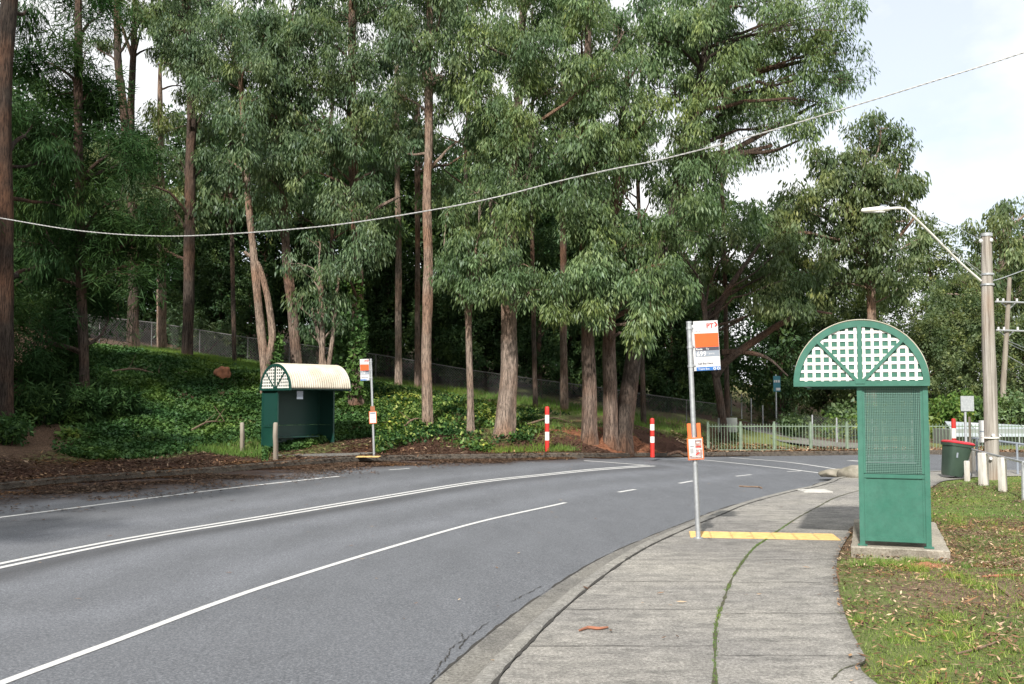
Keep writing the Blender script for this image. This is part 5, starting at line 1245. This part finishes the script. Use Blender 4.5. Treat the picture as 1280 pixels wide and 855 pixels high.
# tufts
tx = []; ty = []
for _ in range(230):
    cx_, cy_ = random.uniform(2.2, 8), random.uniform(5.6, 15)
    if not (1045 < pxof(cx_, cy_) < 1300): continue
    if float(lawn_d(np.array([cx_]), np.array([cy_]))[0]) < .35: continue
    k = random.randint(25, 90); tx.append(RNG.normal(cx_, .05, k)); ty.append(RNG.normal(cy_, .05, k))
for (a_, b_) in ((1130,702),(1160,705),(1105,704),(1150,712),(1080,705),(1100,705),(1120,708)):
    cx_, cy_ = hit(a_, b_, B)
    for _ in range(3): tx.append(RNG.normal(cx_+random.uniform(-.1,.1), .05, 90)); ty.append(RNG.normal(cy_, .05, 90))
x = np.concatenate(tx); y = np.concatenate(ty); ok = x > Gx(y)+.01; x = x[ok]; y = y[ok]
blades(x, y, ground(x, y)-.005, .075, .008, 'grass', 'grass_tufts', 'taller bright grass tufts in the lawn', .7, .35+.65*RNG.random(len(x)))
# grass strip above the ivy, and tufts round the shelter and verge
def bankgrass(x, y):
    px = pxof(x, y); n = vnoise(x, y, .7); a = ss(33.8, 35.0, y+.5*n)*ss(40.5, 39.5, y)*ss(150, 190, px)*ss(430, 360, px)
    s = y-Fy(x); b = ss(.6, 1.6, s+n)*ss(6.0, 4.5, s+n)*ss(190, 230, px)*ss(345, 325, px)*1.0
    c = ss(.2, .5, s)*ss(1.6, 1.0, s)*ss(600, 640, px)*ss(730, 700, px)*(.5+n)
    d = ss(2.5, 3.5, s)*ss(6, 5, s)*ss(640, 680, px)*ss(830, 780, px)*(.12+.5*n)
    e = ss(36.5, 38, y)*ss(41, 40, y)*ss(430, 480, px)*ss(900, 850, px)*.45
    return np.clip(a+b+c+d+e, 0, 1)
x, y = scatter(210000, -16, 8, 26, 41, bankgrass)
blades(x, y, ground(x, y), .17, .020, 'grass', 'bank_grass', 'soft green grass on the bank and verge', .5, .1+.5*RNG.random(len(x)))
x, y = scatter(40000, -3, 9, 28, 35, lambda x, y: np.clip(.15*ss(1.0, 2.0, y-Fy(x))*(.5+vnoise(x, y, .8)*1.5), 0, 1))
blades(x, y, ground(x, y), .10, .015, 'grass', 'verge_grass', 'thin dry grass on the far verge', .6, .5+.5*RNG.random(len(x)))
# moss and grass in the seam
t_ = RNG.random(2600)*(len(seam)-1); i_ = t_.astype(int); f_ = (t_-i_)[:,None]; P = seam[i_]*(1-f_)+seam[np.minimum(i_+1, len(seam)-1)]*f_
keep = (P[:,1] < 14)*(vnoise(P[:,0], P[:,1], 1.7) > -.25); P = P[keep > 0]+RNG.normal(0, .009, (int(keep.sum()), 2))
blades(P[:,0], P[:,1], B(P[:,0], P[:,1]), .016, .007, 'grass', 'seam_moss', 'green moss and grass growing in the path seam', .5, .25+.3*RNG.random(len(P)))
# litter: right lawn
x, y = scatter(95000, 2.0, 12, 5.4, 21, lambda x, y: np.where(x > Gx(y)-.04, np.clip(.52+.75*vnoise(x, y, .5)+.35*ss(3.6, 5.5, x)*(1-ss(12, 15, y)), 0, 1)*np.where(y > 13.5, .22, 1), 0))
V, Fq = flat_leaves(x, y, ground(x, y)+.012, .050, .27, .25, .022); tag(npmesh('leaf_litter', V, Fq, M['litter'], attr=RNG.random(len(x))), 'dry gum leaves scattered over the lawn', kind='stuff')
x, y = scatter(80000, 2.0, 12, 5.4, 21, lambda x, y: np.where(x > Gx(y)-.02, np.clip(.18+.9*vnoise(x, y+9, .8)+.3*ss(3.6, 5.5, x), 0, 1), 0))
V, Fq = flat_leaves(x, y, ground(x, y)+.006, .065, .2, .3, .02); tag(npmesh('damp_litter', V, Fq, M['litter_dark'], attr=RNG.random(len(x))), 'dark damp bark bits and leaves among the lawn grass', kind='stuff')
x, y = scatter(5000, 2.0, 10, 5.4, 16, lambda x, y: np.where(x > Gx(y), np.clip(.15+.8*vnoise(x+3, y, .6), 0, 1), 0))
V, Fq = flat_leaves(x, y, ground(x, y)+.02, .16, .10, .2, .02); tag(npmesh('bark_shreds', V, Fq, M['litter'], attr=RNG.random(len(x))*.75), 'reddish bark shreds strewn over the lawn', kind='stuff')
# litter on path, kerb and near road
x, y = scatter(600, -1, 4.5, 5.4, 20, lambda x, y: np.where((x > K2x(y)-.5) & (x < Gx(y)), .14+.5*np.exp(-((x-K2x(y)+.1)/.12)**2)+.3*np.exp(-((x-Gx(y))/.15)**2), 0))
z = np.where(x > K2x(y)-.14, B(x, y)+.003, R(x, y)+.006)
V, Fq = flat_leaves(x, y, z, .075, .28, .12, .004); tag(npmesh('path_leaves', V, Fq, M['litter'], attr=RNG.random(len(x))), 'a few dry leaves on the footpath and in the gutter', kind='stuff')
# litter on verge and far gutter
def vl(x, y):
    s = y-Fy(x); n = vnoise(x, y, .7); left = ss(3, -6, x)
    return np.clip(ss(-.5, .1, s)*ss(7.5, 4, s+n)*(.55+.5*n+.4*left)*np.where(x > 4, .6, 1), 0, 1)
x, y = scatter(260000, -15, 12, 14, 35, vl)
V, Fq = flat_leaves(x, y, ground(x, y), .095, .28, .16, .02); tag(npmesh('verge_litter', V, Fq, M['litter_dark'], attr=RNG.random(len(x))), 'dark brown leaf litter covering the far verge', kind='stuff')
x, y = scatter(22000, -15, 12, 14, 35, lambda x, y: vl(x, y)*.55)
V, Fq = flat_leaves(x, y, ground(x, y), .11, .3, .35, .05); tag(npmesh('dry_verge_litter', V, Fq, M['litter'], attr=RNG.random(len(x))*.8), 'paler dry leaves in the far verge litter', kind='stuff')
x = RNG.uniform(-15, 8, 160000); wd = np.where(x < 0, .9+1.9*ss(0, -6, x), .5*ss(4, 0, x)+.12); s_g = np.abs(RNG.normal(0, 1, len(x)))*wd*.75; y = Fy(x)-s_g
k = RNG.random(len(x)) < np.clip(.30+1.5*vnoise(x*.6, y*1.3, .9)+.4*ss(.5, 0, s_g), 0, 1); x = x[k]; y = y[k]
V, Fq = flat_leaves(x, y, R(x, y), .09, .3, .10, .012); tag(npmesh('gutter_litter', V, Fq, M['litter_dark'], attr=RNG.random(len(x))), 'reddish needles and leaves drifted in the far gutter', kind='stuff')
x, y = scatter(6000, -7, 8, 8, 30, lambda x, y: np.where(y < Fy(x), np.where(x < K2x(y)-.6, .03, 0), 0))
V, Fq = flat_leaves(x, y, R(x, y)+.004, .06, .3, .08, .002); tag(npmesh('road_leaves', V, Fq, M['litter'], attr=RNG.random(len(x))), 'odd small leaves lying on the asphalt', kind='stuff')
# litter beneath the green fence
x, y = scatter(16000, 6, 18, 33, 38, lambda x, y: ss(0, .2, y-Fy(x))*.8)
V, Fq = flat_leaves(x, y, ground(x, y), .13, .4, .3, .03); tag(npmesh('fence_foot_litter', V, Fq, M['litter'], attr=RNG.random(len(x))), 'orange brown leaves along the foot of the picket fence', kind='stuff')
# sticks and single bark strips
def strip(name, label, pts, w, mat, cat='bark strip', th=.5, lift=.012, group=None):
    P = [hit(a, b, B) for a, b in pts]; mb = MB(); q_ = [(p[0], p[1], float(ground(p[0], p[1])) if p[0] > Gx(p[1]) else float(B(*p))) for p in P]
    q_ = crv([(a, b, c+lift) for a, b, c in q_], 6); mb.tube(q_, [w*(.5+.5*math.sin(math.pi*(i+1)/(len(q_)+1))) for i in range(len(q_))], 6); return tag(mb.build(name, M[mat]), label, cat, group)
M['stick'] = simple('red_bark_strip', (.34,.13,.07), (.22,.10,.06), 20, .8)
M['stick_b'] = simple('brown_stick', (.22,.15,.10), (.12,.08,.055), 20, .85)
strip('bark_strip', 'long reddish bark strip in the lawn at the right edge', [(1228,720),(1255,718.5),(1282,718)], .016, 'stick')
strip('bark_strip', 'curled orange bark strip lying on the footpath', [(724,790),(735,786.5),(748,787.5),(760,786)], .012, 'stick')
strip('fallen_stick', 'thin brown stick in the lower right lawn', [(1196,814),(1225,808),(1252,800)], .010, 'stick_b', 'stick')
strip('fallen_stick', 'dark crooked twig in the lawn near the right edge', [(1246,730),(1256,737),(1262,742)], .016, 'stick_b', 'stick')
strip('fallen_stick', 'forked twig in the middle of the lawn', [(1186,770),(1193,776),(1190,758)], .007, 'stick_b', 'stick')
mb = MB(); P = [hit(a, b, R) for a, b in ((924,608.5),(935,609.2),(948,609.5),(952,611))]; mb.tube(crv([(a, b, float(R(a, b))+.015) for a, b in P], 5), .018, 5); tag(mb.build('fallen_stick', M['stick_b']), 'dark stick lying on the road near the kerb bend', 'stick')
mb = MB()
P = [W(835,556,30.3), W(848,547,30.6), W(857,550,30.5), W(872,545,30.9)]; mb.tube(crv([(p.x, p.y, float(ground(p.x, p.y))+.10+.08*(i % 2)) for i, p in enumerate(P)], 6), .05, 7, jit=.3); tag(mb.build('exposed_root', M['bark_dark_shade']), 'dark exposed root on the red clay bank', 'tree root')
# clay hollow in the ivy bank
cl = MB(); c = W(279, 466, 33.0); g = float(ground(c.x, 33.0))
import bmesh
bm = bmesh.new(); bmesh.ops.create_icosphere(bm, subdivisions=4, radius=1)
for v in bm.verts:
    n = 1+.3*mnoise.noise(v.co*1.6); v.co = Vector((v.co.x*.30*n, v.co.y*.22*n, v.co.z*.30*n))
me = bpy.data.meshes.new('clay_lump'); bm.to_mesh(me); bm.free(); me.materials.append(M['clay']); o = bpy.data.objects.new('clay_lump', me); COL.objects.link(o); o.location = (c.x, 33.0, g+.12); tag(o, 'bare orange brown clay lump in the middle of the ivy bank', 'clay lump')

for pts, lb in (([( (140,455,31),(170,440,31.5),(205,446,32),(235,438,32.5))], 'thin bare branch lying over the top left of the ivy bank'),([( (505,520,30.5),(520,505,31),(545,500,31.4))], 'grey dead branch on the bank beside the slender gum foot'),([( (240,538,28),(262,528,28.6),(285,520,29))], 'dead twiggy branch in the grass left of the timber post'),([( (655,525,31.5),(690,518,32.5),(715,522,33))], 'fallen branch between the big gum and the three close trunks')):
    mb = MB(); P = [W(*p) for p in pts[0]]; P = [(p.x, p.y, float(ground(p.x, p.y))+.14+.08*math.sin(i*2)) for i, p in enumerate(P)]; c = crv(P, 6)
    mb.tube(c, list(np.linspace(.035, .01, len(c))), 6, jit=.3)
    for j in (4, 8, 11):
        if j < len(c): mb.tube(bez(c[j], Vector(c[j])+Vector((random.uniform(-.5,.5), -.1, random.uniform(.15,.5))), 0, 4, .2), [.014,.011,.008,.006,.004], 5)
    tag(mb.build('fallen_branch', M['stick_b']), lb, 'branch')
# ------------------------------------------------------------------ camera, light, sky
cam = bpy.data.cameras.new('camera'); co = bpy.data.objects.new('camera', cam); COL.objects.link(co); sc.camera = co
cam.sensor_width = 36; cam.lens = 35; cam.clip_end = 3000; cam.clip_start = .05
co.location = (0, 0, EYE); co.rotation_euler = (math.radians(90)+PITCH, 0, 0)
ELEV = math.radians(40); sd = Vector((-.28*1.0, -.96, 0)).normalized(); sdir = Vector((sd.x*math.cos(ELEV), sd.y*math.cos(ELEV), math.sin(ELEV)))
ld = bpy.data.lights.new('sun', 'SUN'); ld.energy = 3.7; ld.angle = math.radians(2.0); ld.color = (1, .955, .89)
lo = bpy.data.objects.new('sun', ld); COL.objects.link(lo); lo.rotation_euler = (-sdir).to_track_quat('-Z', 'Y').to_euler(); lo.location = (0, 0, 30)
w = bpy.data.worlds.new('World'); sc.world = w; w.use_nodes = True; nt = w.node_tree; nt.nodes.clear()
out = nt.nodes.new('ShaderNodeOutputWorld')
sky = nt.nodes.new('ShaderNodeTexSky'); sky.sky_type = 'NISHITA'; sky.sun_disc = False; sky.sun_elevation = ELEV; sky.sun_rotation = math.atan2(sd.x, sd.y) % (2*math.pi)
bg = nt.nodes.new('ShaderNodeBackground'); bg.inputs[1].default_value = .10; nt.links.new(sky.outputs[0], bg.inputs[0])
tc = nt.nodes.new('ShaderNodeTexCoord'); mp = nt.nodes.new('ShaderNodeMapping'); mp.inputs['Scale'].default_value = (1, 1, 1.8); mp.inputs['Location'].default_value = (.3, .15, .0); nt.links.new(tc.outputs['Generated'], mp.inputs[0])
n1 = nt.nodes.new('ShaderNodeTexNoise'); n1.inputs['Scale'].default_value = 2.1; n1.inputs['Detail'].default_value = 7; n1.inputs['Roughness'].default_value = .52; nt.links.new(mp.outputs[0], n1.inputs['Vector'])
cr_ = ramp(nt, n1.outputs['Fac'], [(.36, (.52,.52,.52)), (.49, (1,1,1))])
n2 = nt.nodes.new('ShaderNodeTexNoise'); n2.inputs['Scale'].default_value = 5; n2.inputs['Detail'].default_value = 6; nt.links.new(mp.outputs[0], n2.inputs['Vector'])
cc = ramp(nt, n2.outputs['Fac'], [(.35, (.86,.88,.91)), (.60, (1,1,1))])
b2 = nt.nodes.new('ShaderNodeBackground'); b2.inputs[1].default_value = .72; nt.links.new(cc, b2.inputs[0])
mx = nt.nodes.new('ShaderNodeMixShader'); nt.links.new(cr_, mx.inputs[0]); nt.links.new(bg.outputs[0], mx.inputs[1]); nt.links.new(b2.outputs[0], mx.inputs[2]); nt.links.new(mx.outputs[0], out.inputs[0])
sc.view_settings.view_transform = 'Standard'; sc.view_settings.look = 'None'; sc.view_settings.exposure = .85; sc.view_settings.gamma = 1
sc.cycles.max_bounces = 6; sc.cycles.transparent_max_bounces = 16; sc.cycles.use_denoising = True
print('faces', sum(len(o.data.polygons) for o in COL.objects if o.type == 'MESH'), 'forest', cnt)
